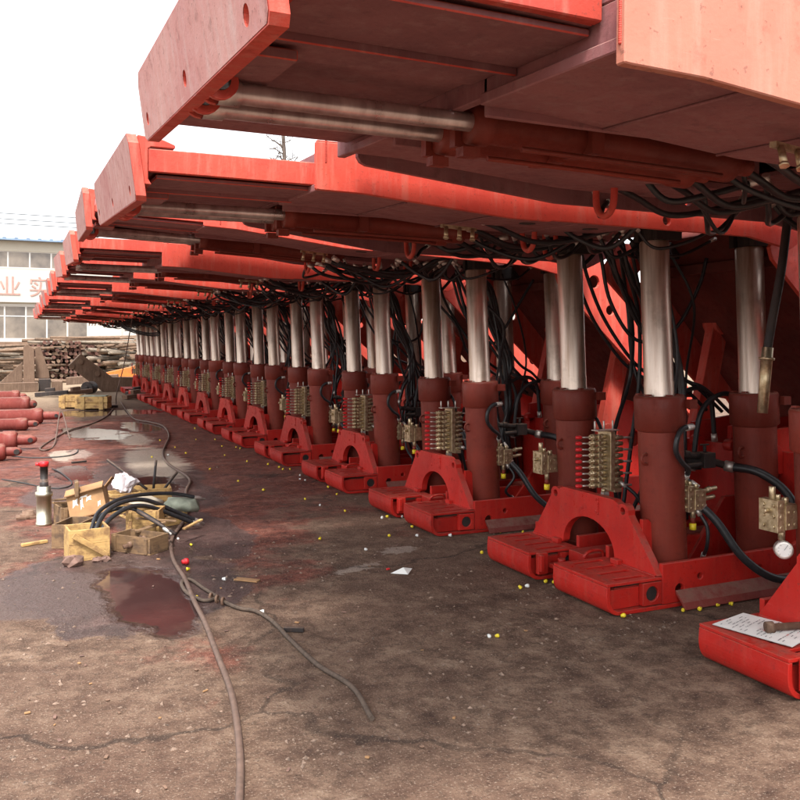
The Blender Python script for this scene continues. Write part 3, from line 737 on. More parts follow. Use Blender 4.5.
for k, o in enumerate(supports):
    o.location = (2.9+rs.uniform(-.01, .01), YC(k)+DY.get(k, rs.uniform(-.03, .03)), 0)
    o.rotation_euler.z = R(rs.uniform(-.5, .5)) if k > 1 else 0
    tag(o, ('%s red hydraulic roof support in the row' % ordn[k])+{0: ', canopy across top of view', 1: ', its lever bank seen largest'}.get(k, ''),
        'roof support', 'red hydraulic roof supports standing in a row')
    for c in list(kids(o)):
        if k > 0 and c.name.startswith('valve_block'):
            for q in kids(c):
                if q.name.startswith('pressure_gauge'): bpy.data.objects.remove(q)
        if k > 1 and c.name.startswith('hose') and c.data.name in HV[k % 3]: c.data = HV[k % 3][c.data.name]
        if c.name.startswith('canopy'):
            if k < 2:
                fp = [q for q in kids(c) if q.name.split('.')[0] == 'side_plate' and max(v.co.y for v in q.data.vertices) > .7][0]
                fp.data = fp.data.copy()
                for v in fp.data.vertices:
                    if v.co.z < 1.955: v.co.z -= (0, .03)[k]*min(1, max(0, (v.co.x+2.9-1.12)/.8))
            if k == 0:
                c.rotation_euler.x = R(1.0)
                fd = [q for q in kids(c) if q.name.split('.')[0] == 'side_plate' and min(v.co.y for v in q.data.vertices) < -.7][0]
                fd.data = fd.data.copy(); fd.data.materials[0] = MAT['faded']; fd['label'] = 'pale sun faded side plate'  # only this plate gets the red paled by painted-in sunlight
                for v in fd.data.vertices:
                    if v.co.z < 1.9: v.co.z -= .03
            a = R(TIP.get(k, rs.uniform(0, 1.5))); p = Vector((.5, 0, 1.85)); m = Matrix.Rotation(a, 3, 'Y')
            c.rotation_euler.y = a; c.rotation_euler.z = R(YAW.get(k, 0)); c.location = p-m @ p+Vector((0, 0, -.02 if k == 0 else 0))
            for q in kids(c):
                n_ = q.name.split('.')[0]
                if n_ in ('extension_beam', 'lip_plate', 'lip_gusset', 'rod_lug'): q.location.z = EXT.get(k, .02+.004*k)
                if n_ in ('ram_rod', 'ram_cylinder'): q.location.z = min(.022, EXT.get(k, .02))

# ------------------------------------------------------------------ helpers for single things
def thing_mesh(mb, name, mat, label, cat, org, group=None, mats=None, bevel=0):
    o = mb.build(name, mat, None, bevel=bevel, org=org, mats=mats); return tag(o, label, cat, group)
# ---- hanging grease pipe at the right
hp = empty('hanging_pipe', (3.13, 2.7, 1.84)); tag(hp, 'thin dark hanging pipe with brass coupling, in front of right rear leg', 'pipe')
o = Vector((3.13, 2.7, 1.84))
m = MB(); m.tube([(3.15, 2.7, 1.93), (3.125, 2.7, 1.80), (3.09, 2.7, 1.6), (3.04, 2.7, 1.40), (3.005, 2.7, 1.25)], .019, 10); m.build('pipe', 'dark', hp, org=o)
m = MB(); m.lathe((3.008, 2.7, 1.262), (2.975, 2.7, .965), [(0, .019), (0, .024), (.045, .024), (.045, .033), (.055, .033), (.055, .025), (.13, .024), (.29, .022), (.29, .002)], 16); m.build('coupling', 'brass', hp, org=o)
# ---- printed sheet and bolt on the nearest runner
y0 = YC(0)+DY[0]
sh = MB(); c0 = Vector((2.62, y0+.40, .162))
sh.add([c0+Vector(p) for p in ((-.11, .10, 0), (-.04, -.22, .004), (.17, -.16, .012), (.10, .14, .006))], [(0, 1, 2, 3)])
sh.add([c0+Vector(p)+Vector((0, 0, .002)) for p in ((-.11, .10, 0), (-.04, -.22, .004), (.17, -.16, .012), (.10, .14, .006))], [(0, 1, 2, 3)])
e1 = Vector((.21, .06, .008))/.22; e2 = Vector((-.07, .32, -.004))/.33
for i in range(17):
    u_ = .012
    while u_ < .17:
        ln = rs.uniform(.006, .03); st = c0+Vector((-.04, -.22, .009))+e2*(.025+.017*i)+e1*u_+Vector((0, 0, .0015))
        if rs.random() < .62 and i not in (3, 9):
            sh.cur = 2 if rs.random() < .05 else 1
            sh.add([st, st+e1*ln, st+e1*ln+e2*.0035, st+e2*.0035], [(0, 1, 2, 3)])
        u_ += ln+.006
thing_mesh(sh, 'printed_sheet', 'paper', 'white printed paper sheet lying on the nearest red runner', 'paper', c0, mats=['paper', 'ink', 'redink'])
bo = MB(); p0, p1 = Vector((2.615, y0+.33, .188)), Vector((2.83, y0+.25, .196)); bo.lathe(p0, p1, [(0, .002), (0, .022), (.028, .022), (.028, .014), (.23, .014), (.23, .002)], 14)
thing_mesh(bo, 'steel_pin', 'rust', 'rusty headed steel pin lying on the printed sheet', 'pin', p0)

# ---- crates
def crate(x0, y0, x1, y1, depth, h, mat, label, z=0, tilt=0, brace=False, batten=True):
    """front bottom edge from (x0, y0) to (x1, y1); opens upward"""
    p = Vector((x0, y0, z)); q = Vector((x1, y1, z)); u = (q-p); W = u.length; u.normalize()
    root = empty('wooden_crate', (p+q)/2+Vector((-u.y, u.x, 0))*depth/2); root.rotation_euler = (tilt, 0, math.atan2(u.y, u.x))
    tag(root, label, 'crate', 'crates heaped beside the puddle')
    t = .012; w2, d2 = W/2, depth/2
    def P(n, a): m = MB(); m.box(*a); return m.build(n, mat, root, bevel=.002)
    def planks(n, x0, x1, y0, y1):
        m = MB(); m.box(x0, x1, y0, y1, .013, h*.52); m.box(x0+.001, x1-.001, y0+.0005, y1-.0005, h*.52, h*.535); m.box(x0, x1, y0, y1, h*.535, h); return m.build(n, mat, root, bevel=.002)
    planks('long_panel', -w2, w2, -d2, -d2+t); planks('long_panel', -w2, w2, d2-t, d2)
    planks('end_panel', -w2, -w2+t, -d2+t+.001, d2-t-.001); planks('end_panel', w2-t, w2, -d2+t+.001, d2-t-.001)
    P('base_board', (-w2, w2, -d2, d2, 0, .0125))
    if batten:
        for s in (-1, 1): P('batten', (s*(w2-.03)-.012, s*(w2-.03)+.012, -d2-.0095, -d2-.0005, .005, h-.005))
    if brace:
        m = MB(); m.bar((-w2+.02, -d2-.015, h*.86), (w2-.015, -d2-.015, h*.12), .008, .032); m.build('brace', mat, root, bevel=.002)
    return root
crate(.271, 5.265, .50, 5.287, .20, .185, 'wood', 'yellow pine crate at the puddle edge with a diagonal brace', brace=True, batten=False)
crate(.523, 5.464, .724, 5.236, .17, .105, 'oldwood', 'low brown open crate nearest the puddle, full of fittings')
crate(.64, 5.74, .84, 5.66, .17, .19, 'wood', 'yellow crate standing behind the low brown crate')
crate(.88, 6.02, 1.10, 6.09, .18, .10, 'wood', 'low yellow crate under the grey green cloth')
crate(.81, 7.02, 1.14, 7.00, .22, .11, 'wood', 'rearmost pale crate holding upright steel rods')
crate(.63, 6.62, .86, 6.66, .2, .15, 'wood', 'pale crate behind the cardboard box, under the plastic bag', batten=False)
crate(.27, 6.22, .48, 6.26, .22, .15, 'oldwood', 'dark wooden crate under the leaning cardboard box')
crate(.19, 5.68, .33, 5.60, .26, .15, 'oldwood', 'dark grey crate left behind the braced yellow crate', batten=False)
def lump(c, r, sc, seed, amp=.35, n=14):
    rr = random.Random(seed); m = MB(); m.ball(c, r, n, sc); c = Vector(c); ph = [rr.uniform(0, 6) for _ in range(6)]
    for i, p in enumerate(m.v):
        d = p-c; k = 1+amp*(.5*math.sin(7*d.x/r+ph[0])*math.sin(5*d.y/r+ph[1])+.5*math.sin(6*d.z/r+3*d.x/r+ph[2]))
        m.v[i] = c+d*k
    return m
# leaning cardboard box
cb = empty('cardboard_box', (.46, 6.13, .10)); cb.rotation_euler = (R(-14), R(-13), R(-12)); tag(cb, 'torn open cardboard box with white scuffs tilted on crates', 'box')
m = MB(); t = .006
m.box(-.12, .12, -.10, -.10+t, .001, .17); m.box(-.12, .12, .10-t, .10, .001, .19); m.box(-.12, -.12+t, -.10+t, .10-t, .001, .18); m.box(.12-t, .12, -.10+t, .10-t, .001, .18); m.box(-.119, .119, -.099, .099, -.004, .0005)
m.build('carton', 'card', cb, bevel=.001)
m = MB(); m.obox((0, -.085, .182), (.125, 0, .003), (0, .045, .024), (0, -.0015, .003)); m.build('flap', 'card', cb)
m = MB(); m.obox((.145, .05, .20), (.035, 0, .03), (0, .045, 0), (-.002, 0, .0022)); m.build('flap', 'card', cb)
for sx, sz, ww, hh in ((-.07, .10, .022, .03), (-.03, .085, .012, .04), (.02, .11, .02, .018), (.08, .06, .012, .02), (-.01, .13, .03, .008)):
    m = MB(); m.add([(sx-ww, -.1008, sz-hh), (sx, -.1008, sz-hh*.4), (sx+ww*.8, -.1008, sz-hh*.7), (sx+ww*.6, -.1008, sz), (sx+ww, -.1008, sz+hh), (sx-ww*.1, -.1008, sz+hh*.6), (sx-ww*.5, -.1008, sz+hh*.8), (sx-ww*.7, -.1008, sz)], [tuple(range(8))])
    m.build('scuff', 'paper', cb)
bg_ = lump((.74, 6.72, .215), .085, (1, .8, .9), 5, .30, 20); br_ = random.Random(3)
bg_.v = [p+Vector((br_.gauss(0, .006), br_.gauss(0, .006), br_.gauss(0, .007))) for p in bg_.v]; bg_.sm = [False]*len(bg_.sm)
thing_mesh(bg_, 'plastic_bag', 'bag', 'crumpled pale plastic bag on top of the crate heap', 'bag', (.74, 6.72, .14))
thing_mesh(lump((1.07, 6.13, .125), .115, (1.25, .9, .5), 9, .28, 18), 'work_cloth', 'cloth', 'grey green work cloth draped over a low crate', 'cloth', (1.07, 6.13, .10))
thing_mesh(lump((.84, 6.35, .10), .10, (1.2, .8, .8), 12, .3, 16), 'sacking', 'beige', 'beige folded sacking between the crates', 'sacking', (.84, 6.35, 0))
# hoses bundled in the front crate
hs_ = [([(.40, 5.36, .06), (.43, 5.42, .15), (.50, 5.55, .225), (.62, 5.70, .255), (.78, 5.82, .235), (.98, 5.90, .13), (1.16, 5.95, .03)], 'longest black hose arching out of the braced yellow crate', .0145),
       ([(.43, 5.35, .06), (.46, 5.40, .14), (.53, 5.50, .20), (.66, 5.62, .235), (.80, 5.74, .20), (.98, 5.82, .11), (1.13, 5.87, .03)], 'lower black hose arching out of the braced yellow crate', .0145),
       ([(.38, 5.36, .06), (.41, 5.44, .16), (.47, 5.60, .23), (.62, 5.80, .26), (.82, 6.02, .24), (1.02, 6.10, .215), (1.20, 6.12, .165)], 'black hose ending over the grey green cloth', .013),
       ([(.36, 5.40, .06), (.40, 5.52, .13), (.50, 5.66, .20), (.66, 5.68, .215), (.80, 5.52, .15), (.86, 5.40, .10)], 'black hose bent back over the low brown crate', .012)]
for pts, lb, r_ in hs_:
    rt = empty('loose_hose', pts[0]); tag(rt, lb, 'hose', 'black hoses lying on the crates')
    m = MB(); m.tube(pts, r_, 10, 10); m.build('tube', 'rubber', rt, org=pts[0])
    for a, b in ((pts[0], pts[1]), (pts[-1], pts[-2])):
        a, b = Vector(a), Vector(b); d = (b-a).normalized(); m = MB(); m.lathe(a-d*.035, a+d*.05, [(0, .002), (0, r_*.7), (.03, r_*.7), (.03, r_*1.2), (.085, r_*1.2)], 12); m.build('hose_end', 'steel', rt, org=pts[0])
for i, (a, b, lb) in enumerate((((1.0, 7.08, .02), (1.03, 7.10, .33), 'upright rusty rod standing in the rearmost crate'), ((1.05, 7.05, .05), (1.20, 7.10, .22), 'short rod leaning right in the rearmost crate'),
        ((.93, 6.9, .13), (.66, 7.2, .34), 'long thin rod leaning left over the rearmost crate'), ((.70, 5.62, .20), (.90, 5.36, .09), 'dark rod lying across the low brown crate'))):
    m = MB(); m.cyl(a, b, .011, n=10); thing_mesh(m, 'steel_rod', 'dark', lb, 'rod', a)
rr = random.Random(11)
for i in range(7):
    c = Vector((.60+.20*rr.random(), 5.40+.12*rr.random()-.1*rr.random(), .055)); a = rr.random()*3
    m = MB(); d = Vector((math.cos(a), math.sin(a), .2))*.05; m.lathe(c-d, c+d, [(0, .002), (0, .014), (.03, .014), (.03, .02), (.05, .02), (.05, .012), (.1, .012), (.1, .002)], 10)
    thing_mesh(m, 'pipe_fitting', 'rust', 'rusty pipe fitting lying inside the low brown crate', 'fitting', c, 'fittings in the low brown crate')
m = MB(); m.obox((.36, 6.10, .30), (.012, 0, .003), (0, .06, .0), (0, 0, .05)); 
thing_mesh(m, 'wood_offcut', 'oldwood', 'dark wood offcut poking up behind the cardboard box', 'offcut', (.36, 6.1, .25), bevel=.002)
m = MB(); m.bar((.17, 5.86, .012), (.02, 5.80, .012), .028, .018); thing_mesh(m, 'wood_strip', 'wood', 'thin pale wood strip on the ground left of the crates', 'wood strip', (.1, 5.83, 0), bevel=.002)
m = MB(); m.bar((.40, 7.15, .012), (.66, 6.85, .11), .04, .015); thing_mesh(m, 'wood_plank', 'wood', 'pale plank leaning on the crates from behind', 'plank', (.5, 7, 0), bevel=.002)
CL = random.Random(31)
for i in range(16):
    c = Vector((CL.uniform(.28, 1.05), CL.uniform(5.5, 6.7), CL.uniform(.10, .20))); a = CL.uniform(0, 3.1); u = Vector((math.cos(a), math.sin(a), CL.uniform(-.3, .3)))*CL.uniform(.05, .13)
    m = MB(); m.bar(c-u, c+u, CL.uniform(.018, .04), CL.uniform(.008, .014)); thing_mesh(m, 'wood_scrap', CL.choice(('wood', 'oldwood', 'oldwood', 'card')), 'broken wood scrap lying among the heaped crates', 'wood scrap', c, 'wood scraps among the crates', bevel=.0015)
for i in range(9):
    c = Vector((CL.uniform(.30, .46), CL.uniform(5.34, 5.44), CL.uniform(.03, .10))); d = Vector((CL.uniform(-1, 1), CL.uniform(-1, 1), CL.uniform(-.2, .6))).normalized()*.035
    m = MB(); m.lathe(c-d, c+d, [(0, .001), (0, .013), (.03, .013), (.03, .019), (.045, .019), (.045, .01), (.07, .01), (.07, .001)], 10); thing_mesh(m, 'pipe_fitting', 'rust', 'rusty fitting lying inside the braced yellow crate', 'fitting', c, 'fittings in the braced yellow crate')
for px, py, r_, lb in ((74, 566, .048, 'largest dark brown stone in front of the braced crate'), (97, 562, .024, 'reddish stone by the corner of the braced crate'), (105, 561, .024, 'pale brown stone between two crates at the puddle')):
    c = at(px, py); c.z = r_*.55; sl = lump(c, r_, (1.4, .9, .75), px, .25, 9); sl.v = [p+Vector((CL.gauss(0, r_*.09), CL.gauss(0, r_*.09), CL.gauss(0, r_*.09))) for p in sl.v]; sl.sm = [False]*len(sl.sm); thing_mesh(sl, 'stone', 'stone', lb, 'stone', at(px, py))
# ---- silver prop cylinder standing on the ground
b0 = at(44, 525); pr_ = empty('hydraulic_prop', b0); tag(pr_, 'short silver hydraulic prop standing upright with a red cap', 'prop')
m = MB(); m.lathe((b0.x, b0.y, 0), (b0.x, b0.y, 1), [(0, .001), (0, .054), (.02, .054), (.02, .050), (.205, .050), (.205, .058), (.235, .058), (.235, .046), (.275, .046), (.275, .030)], 28); m.build('barrel', 'galv', pr_, org=b0)
m = MB(); m.lathe((b0.x, b0.y, .27), (b0.x, b0.y, 1), [(0, .029), (.04, .029), (.04, .026), (.145, .026), (.145, .030), (.155, .030), (.155, .001)], 20); m.build('rod', 'dark', pr_, org=b0)
m = MB(); m.lathe((b0.x, b0.y, .415), (b0.x, b0.y, 1), [(0, .001), (0, .032), (.028, .032), (.034, .026), (.034, .001)], 18); m.cyl((b0.x-.03, b0.y, .43), (b0.x-.055, b0.y, .435), .012, n=10); m.build('cap', 'knob', pr_, org=b0)
c = at(28, 518); m = MB(); m.lathe((c.x, c.y, 0), (c.x, c.y, 1), [(0, .055), (0, .062), (.03, .062), (.034, .045), (.055, .045), (.055, .028), (.01, .028)], 6); m.box(c.x-.08, c.x+.085, c.y-.055, c.y+.05, .002, .02)
thing_mesh(m, 'flange_nut', 'rust', 'rusty nut on a square plate left of the silver prop', 'nut', c, bevel=.002)
# ---- red cylinders lying at the left edge
def lying(px, py, r_, L, lug, lb):
    e = at(px, py); y = e.y; x1 = e.x; z = r_+.012
    rt = empty('hydraulic_cylinder', (x1, y, 0)); tag(rt, lb, 'cylinder', 'red hydraulic cylinders lying at the left')
    a = R(-6); m = MB()
    def X(t): return Vector((x1-t*math.cos(a), y+t*math.sin(a)*-1, z))
    m.lathe(X(L), X(lug), [(0, .001), (0, r_), (L-lug-.16, r_), (L-lug-.16, r_*1.1), (L-lug-.03, r_*1.1), (L-lug, r_*.85), (L-lug, .001)], 24)
    m.cyl(X(L*.5)+Vector((0, 0, r_*.9)), X(L*.5)+Vector((0, 0, r_+.05)), .025, n=10); m.cyl(X(L*.45)+Vector((0, -r_*.9, .0)), X(L*.45)+Vector((0, -r_-.015, 0)), .03, n=12)
    m.build('barrel', 'dullred', rt, org=(x1, y, 0))
    m = MB(); m.lathe(X(lug+.02), X(0), [(0, r_*.6), (lug*.75, r_*.58), (lug*.95, r_*.45), (lug+.02, r_*.2), (lug+.02, .001)], 18)
    m.build('rod_eye', 'dullred', rt, org=(x1, y, 0))
    m = MB(); c = X(lug*.35); m.cyl(c+Vector((0, -r_*.62, 0)), c+Vector((0, r_*.62, 0)), .03, n=14); m.build('eye_hole', 'dark', rt, org=(x1, y, 0))  # solid dark cylinder, the eye's inner shade put into its colour
lying(22, 460, .085, 1.5, .16, 'nearest red cylinder at the left, only its eye end showing')
lying(37, 449, .105, 1.6, .22, 'red cylinder with scraped end, beside the nearest one')
lying(39, 430, .085, 1.7, .15, 'thin red cylinder lying against the longest red cylinder')
lying(63, 423, .115, 2.2, .30, 'longest red cylinder, its rod end reaching farthest right')
lying(37, 412, .14, 2.2, .12, 'thick red cylinder behind the longest one')
lying(27, 403, .13, 2.2, .14, 'farthest red cylinder at the left edge')
# ---- hoses, ropes and wires on the yard
def line(name, pts, r_, mat, lb, cat, sm=8):
    m = MB(); m.tube(pts, r_, 8, sm); return thing_mesh(m, name, mat, lb, cat, pts[0])
G = lambda px, py, z: at(px, py)+Vector((0, 0, z))
line('ground_hose', [G(*p, .016) for p in ((121, 403), (127, 412), (135, 420), (150, 423), (163, 427), (169, 437), (163, 453), (168, 465), (189, 480), (186, 493), (188, 508), (183, 524), (172, 541), (173, 561), (185, 582), (194, 604), (205, 626), (216, 655), (232, 700), (240, 760), (238, 830))], 0.012, 'brownhose', 'long brown hose winding over the yard past the crates', 'hose')
t0 = Vector((2.02, 17.0, 1.80))
line('hanging_cable', [t0, (1.98, 17.1, 1.5), (1.90, 17.3, .9), (1.78, 17.5, .3), G(116, 405, .012), G(112, 411, .02), G(105, 418, .012), G(90, 425, .012), G(72, 430, .012), G(58, 437, .012), G(45, 445, .012), G(40, 450, .012), G(47, 451, .014), G(55, 444, .02), G(61, 427, .25), G(70, 440, .012)], .010, 'brownhose', 'reddish cable hanging from a far canopy and trailing on the ground', 'cable')
m = MB()
for i in range(3): m.torus((2.2, 17.2, 1.62-.02*i), (.2, -.3, 1), .34+.02*i, .012, 28, 6)
thing_mesh(m, 'cable_coil', 'cable', 'loose coil of dark cable hanging under the far canopies', 'cable coil', (2.2, 17.2, 1.6))
line('wire_rope', [G(*p, .012) for p in ((215, 601), (205, 603), (196, 600), (187, 595), (182, 588), (183, 583), (191, 582), (203, 590), (217, 599), (228, 606), (241, 611), (254, 613), (266, 619), (277, 628), (290, 642), (318, 668), (352, 690), (372, 722))], .0095, 'rope', 'knotted wire rope with a loop lying over the brown hose', 'rope')
for i in range(3):
    c = G(211+6*i, 600+2.2*i, .014); m = MB(); m.torus(c, (.85, -.5, .1), .017, .007, 14, 6); thing_mesh(m, 'rope_clamp', 'rust', 'rusty wire clamp on the knot of the wire rope', 'clamp', c, 'clamps on the wire rope knot')
line('thin_wire', [G(*p, .006) for p in ((2, 480), (20, 483), (40, 487), (60, 489), (72, 484), (62, 474), (52, 469))], .006, 'cable', 'thin black wire on the ground behind the silver prop', 'wire')
line('thin_wire', [G(*p, .006) for p in ((4, 455), (25, 458), (50, 458), (70, 456), (77, 453), (78, 450))], .008, 'cable', 'thin black wire beside the red cylinders', 'wire')
# ---- small litter
def cap(px, py, mat, r_=.013, z=0):
    c = at(px, py); m = MB(); a = rs.random()*6; d = Vector((math.cos(a), math.sin(a), rs.choice((0, 0, .9)))).normalized()
    c.z = r_+.002; m.lathe(c-d*r_, c+d*r_, [(0, .001), (0, r_), (r_*1.1, r_), (r_*1.1, r_*.7), (r_*2, r_*.7), (r_*2, .001)], 10)
    lb = {'yellow': 'small yellow plastic plug cap lying on the oily ground', 'white': 'small white plastic cap lying on the ground', 'knob': 'small red plastic cap lying by the brown hose'}[mat]
    thing_mesh(m, 'plug_cap', mat, lb, 'cap', (c.x, c.y, 0), {'yellow': 'yellow plug caps scattered on the ground', 'white': 'white caps scattered on the ground'}.get(mat))
YP = [(500, 533), (505, 532), (523, 533), (520, 589), (482, 554), (497, 638), (623, 618), (546, 583), (554, 584), (387, 518), (412, 528), (389, 537), (268, 465), (279, 468), (283, 470), (328, 488), (337, 495), (264, 491), (195, 429), (196, 440), (175, 448), (215, 440), (186, 454), (225, 456), (236, 448), (240, 449), (191, 546), (188, 571), (196, 599), (238, 482), (263, 491), (700, 611), (718, 607), (726, 603), (731, 606), (683, 612), (152, 458), (210, 470), (160, 441), (222, 447), (247, 462), (305, 500), (345, 512), (320, 540), (290, 470)]
for p in YP: cap(*p, 'yellow', rs.uniform(.0075, .0105))
for p in ((224, 581), (262, 614), (402, 518), (382, 519), (417, 537), (300, 480), (305, 481), (527, 588), (450, 537), (366, 551), (489, 638), (320, 506), (178, 540), (300, 476), (745, 598), (168, 456)): cap(*p, 'white', rs.uniform(.007, .011))
cap(185, 565, 'knob', .018)
def scrap(px, py, l, w_, a, mat, lb, name='scrap_piece', cat='scrap', h=.008, grp=None):
    c = at(px, py); m = MB(); u = Vector((math.cos(a), math.sin(a), 0)); v = Vector((-u.y, u.x, 0))
    m.obox(c+Vector((0, 0, h/2+.002)), u*l/2, v*w_/2, (0, 0, h/2)); thing_mesh(m, name, mat, lb, cat, c, grp, bevel=.0015)
scrap(247, 581, .14, .045, -.75, 'card', 'flat cardboard strip on the dry ground right of the rope', 'cardboard_strip', 'cardboard')
scrap(294, 632, .09, .02, -.5, 'dark', 'dark bolt on the ground at the front', 'bolt', 'bolt', .02)
m = MB(); c = at(400, 574); m.add([c+Vector(p) for p in ((-.05, .02, .004), (.03, -.04, .004), (.08, .01, .02), (.0, .05, .006), (.02, .0, .035))], [(0, 1, 4), (1, 2, 4), (2, 3, 4), (3, 0, 4)])
thing_mesh(m, 'paper_scrap', 'paper', 'crumpled white paper scrap with red print on bare ground', 'paper', c)
scrap(388, 570, .02, .012, .3, 'knob', 'tiny red plastic chip beside the paper scrap', 'plastic_chip', 'chip')
scrap(79, 463, .16, .03, .4, 'dark', 'dark flat bar lying on the red stained ground', 'flat_bar', 'bar', .02)
scrap(140, 397, .9, .10, .35, 'dark', 'long dark bar on wet ground near the far supports', 'flat_bar', 'bar', .06)
scrap(105, 408, .5, .10, .2, 'dark', 'dark plate on the ground right of the yellow boxes', 'steel_plate', 'plate', .05)
CHIPS = random.Random(21)
for i in range(70):
    px, py = CHIPS.choice(((CHIPS.uniform(60, 470), CHIPS.uniform(440, 640)), (CHIPS.uniform(220, 560), CHIPS.uniform(540, 790)), (CHIPS.uniform(20, 220), CHIPS.uniform(640, 790))))
    scrap(px, py, CHIPS.uniform(.006, .024), CHIPS.uniform(.004, .014), CHIPS.uniform(0, 3), CHIPS.choice(('stone', 'card', 'rust', 'stone', 'rust')), 'tiny chip of stone or board scattered on the yard', 'ground_chip', 'chip', CHIPS.uniform(.002, .007), 'chips scattered on the ground')
# ---- yellow boxes far across the yard
for x, y, w_, lb in ((1.0, 18.1, .44, 'left yellow wooden box standing across the yard'), (1.37, 17.6, .58, 'right yellow wooden box with a green lid patch, across the yard')):
    rt = empty('wooden_box', (x, y, 0)); rt.rotation_euler.z = -.3; tag(rt, lb, 'box')
    m = MB(); m.box(-w_/2, w_/2, -.2, .2, .03, .13); m.build('lower_boards', 'wood', rt, bevel=.006)
    m = MB(); m.box(-w_/2+.01, w_/2-.01, -.19, .19, .1305, .145); m.box(-w_/2, w_/2, -.2, .2, .1455, .26); m.build('upper_boards', 'wood', rt, bevel=.006)
    for s in (-1, 1):
        m = MB(); m.box(s*w_*.3-.04, s*w_*.3+.04, -.215, -.202, .01, .265); m.build('batten', 'wood', rt, bevel=.004)
        m = MB(); m.box(s*w_*.3-.05, s*w_*.3+.05, -.18, .18, 0, .0295); m.build('runner', 'oldwood', rt)
    m = MB(); m.box(-w_*.42, w_*.42, -.15, .15, .2605, .275)
    m.build('lid', 'cloth' if w_ > .5 else 'wood', rt, bevel=.003)
# ---- dusty steel beams and machine frame
vb_ = empty('bent_beam', (2.3, 24, 0)); tag(vb_, 'dusty brown bent steel beam with one arm raised', 'beam'); o = Vector((2.3, 24, 0))
m = MB(); m.prism([(1.23, .72), (1.53, 1.04), (2.33, .40), (3.9, .36), (3.9, .0), (2.10, .0)], lambda a, b, d: (a, d, b), (24.0, 24.45)); m.build('beam', 'tansteel', vb_, org=o, bevel=.01)
for x, z in ((1.52, .82), (1.30, .70), (1.95, .50)):
    m = MB(); m.cyl((x, 23.96, z), (x, 23.999, z), .07, n=14); m.build('pin_boss', 'tansteel', vb_, org=o)
fr_ = empty('machine_frame', (.3, 25, 0)); tag(fr_, 'dusty tan machine frame with upright plates at the left', 'frame'); o = Vector((.3, 25, 0))
fx = lambda a, b, d: (a, d, b)
m = MB(); m.prism([(.13, .1), (.13, 1.22), (.22, 1.30), (.40, 1.18), (.42, .1)], fx, (25, 25.12)); m.build('upright_plate', 'tansteel', fr_, org=o, bevel=.01)
m = MB(); m.prism([(.45, .35), (.43, 1.20), (.55, 1.24), (.78, .55), (.80, .35)], fx, (25.3, 25.42)); m.build('sloped_plate', 'tansteel', fr_, org=o, bevel=.01)
m = MB(); m.box(-.9, .5, 24.8, 25.6, 0, .26); m.prism([(-.45, .262), (.11, .262), (.11, .82)], fx, (25.02, 25.08)); m.build('base', 'tansteel', fr_, org=o, bevel=.01)
m = MB(); m.box(.52, .82, 25.0, 25.5, 0, .34); m.build('dark_block', 'dark', fr_, org=o, bevel=.01)
m = MB(); m.box(.84, 1.12, 24.9, 25.3, 0, .28); m.build('side_block', 'tansteel', fr_, org=o, bevel=.01)
m = MB(); m.bar((1.3, 26.4, .22), (2.7, 26.1, .30), .3, .22); thing_mesh(m, 'steel_beam', 'tansteel', 'low dusty beam lying behind the bent beam', 'beam', (2, 26, 0), bevel=.01)
m = MB(); m.prism([(2.5, .0), (2.5, .42), (3.2, .58), (3.9, .78), (3.9, .5), (3.3, .30), (3.2, 0)], fx, (27.5, 27.7)); thing_mesh(m, 'orange_frame', 'orange', 'orange painted frame behind the bent beam', 'frame', (3, 27.5, 0), bevel=.01)
m = MB(); m.cyl((1.62, 23.2, .16), (1.78, 23.5, .16), .16, n=18); m.cyl((1.60, 23.16, .16), (1.80, 23.54, .16), .05, n=10); thing_mesh(m, 'wheel_drum', 'dark', 'dark round drum lying by the bent beam', 'drum', (1.7, 23.3, 0), bevel=.01)
for x, y, l, a, mt, lb in ((.75, 22.3, .75, -.2, 'dark', 'dark steel channel lying before the machine frame'), (1.35, 22.6, .8, .5, 'rust', 'rusty pipe piece lying left of the drum'), (2.55, 20.6, .8, .7, 'rust', 'rusty scrap bar nearest the far end of the row'), (2.75, 22.0, .6, .3, 'dark', 'dark scrap bar at the far end of the row')):
    m = MB(); u = Vector((math.cos(a), math.sin(a), 0)); c = Vector((x, y, .06)); m.bar(c-u*l/2, c+u*l/2+Vector((0, 0, .05)), .16, .1); m.bar(c-u*l*.2+Vector((0, 0, .1)), c+u*l*.1+Vector((0, 0, .12)), .1, .1)
    thing_mesh(m, 'scrap_bar', mt, lb, 'scrap', c, bevel=.008)
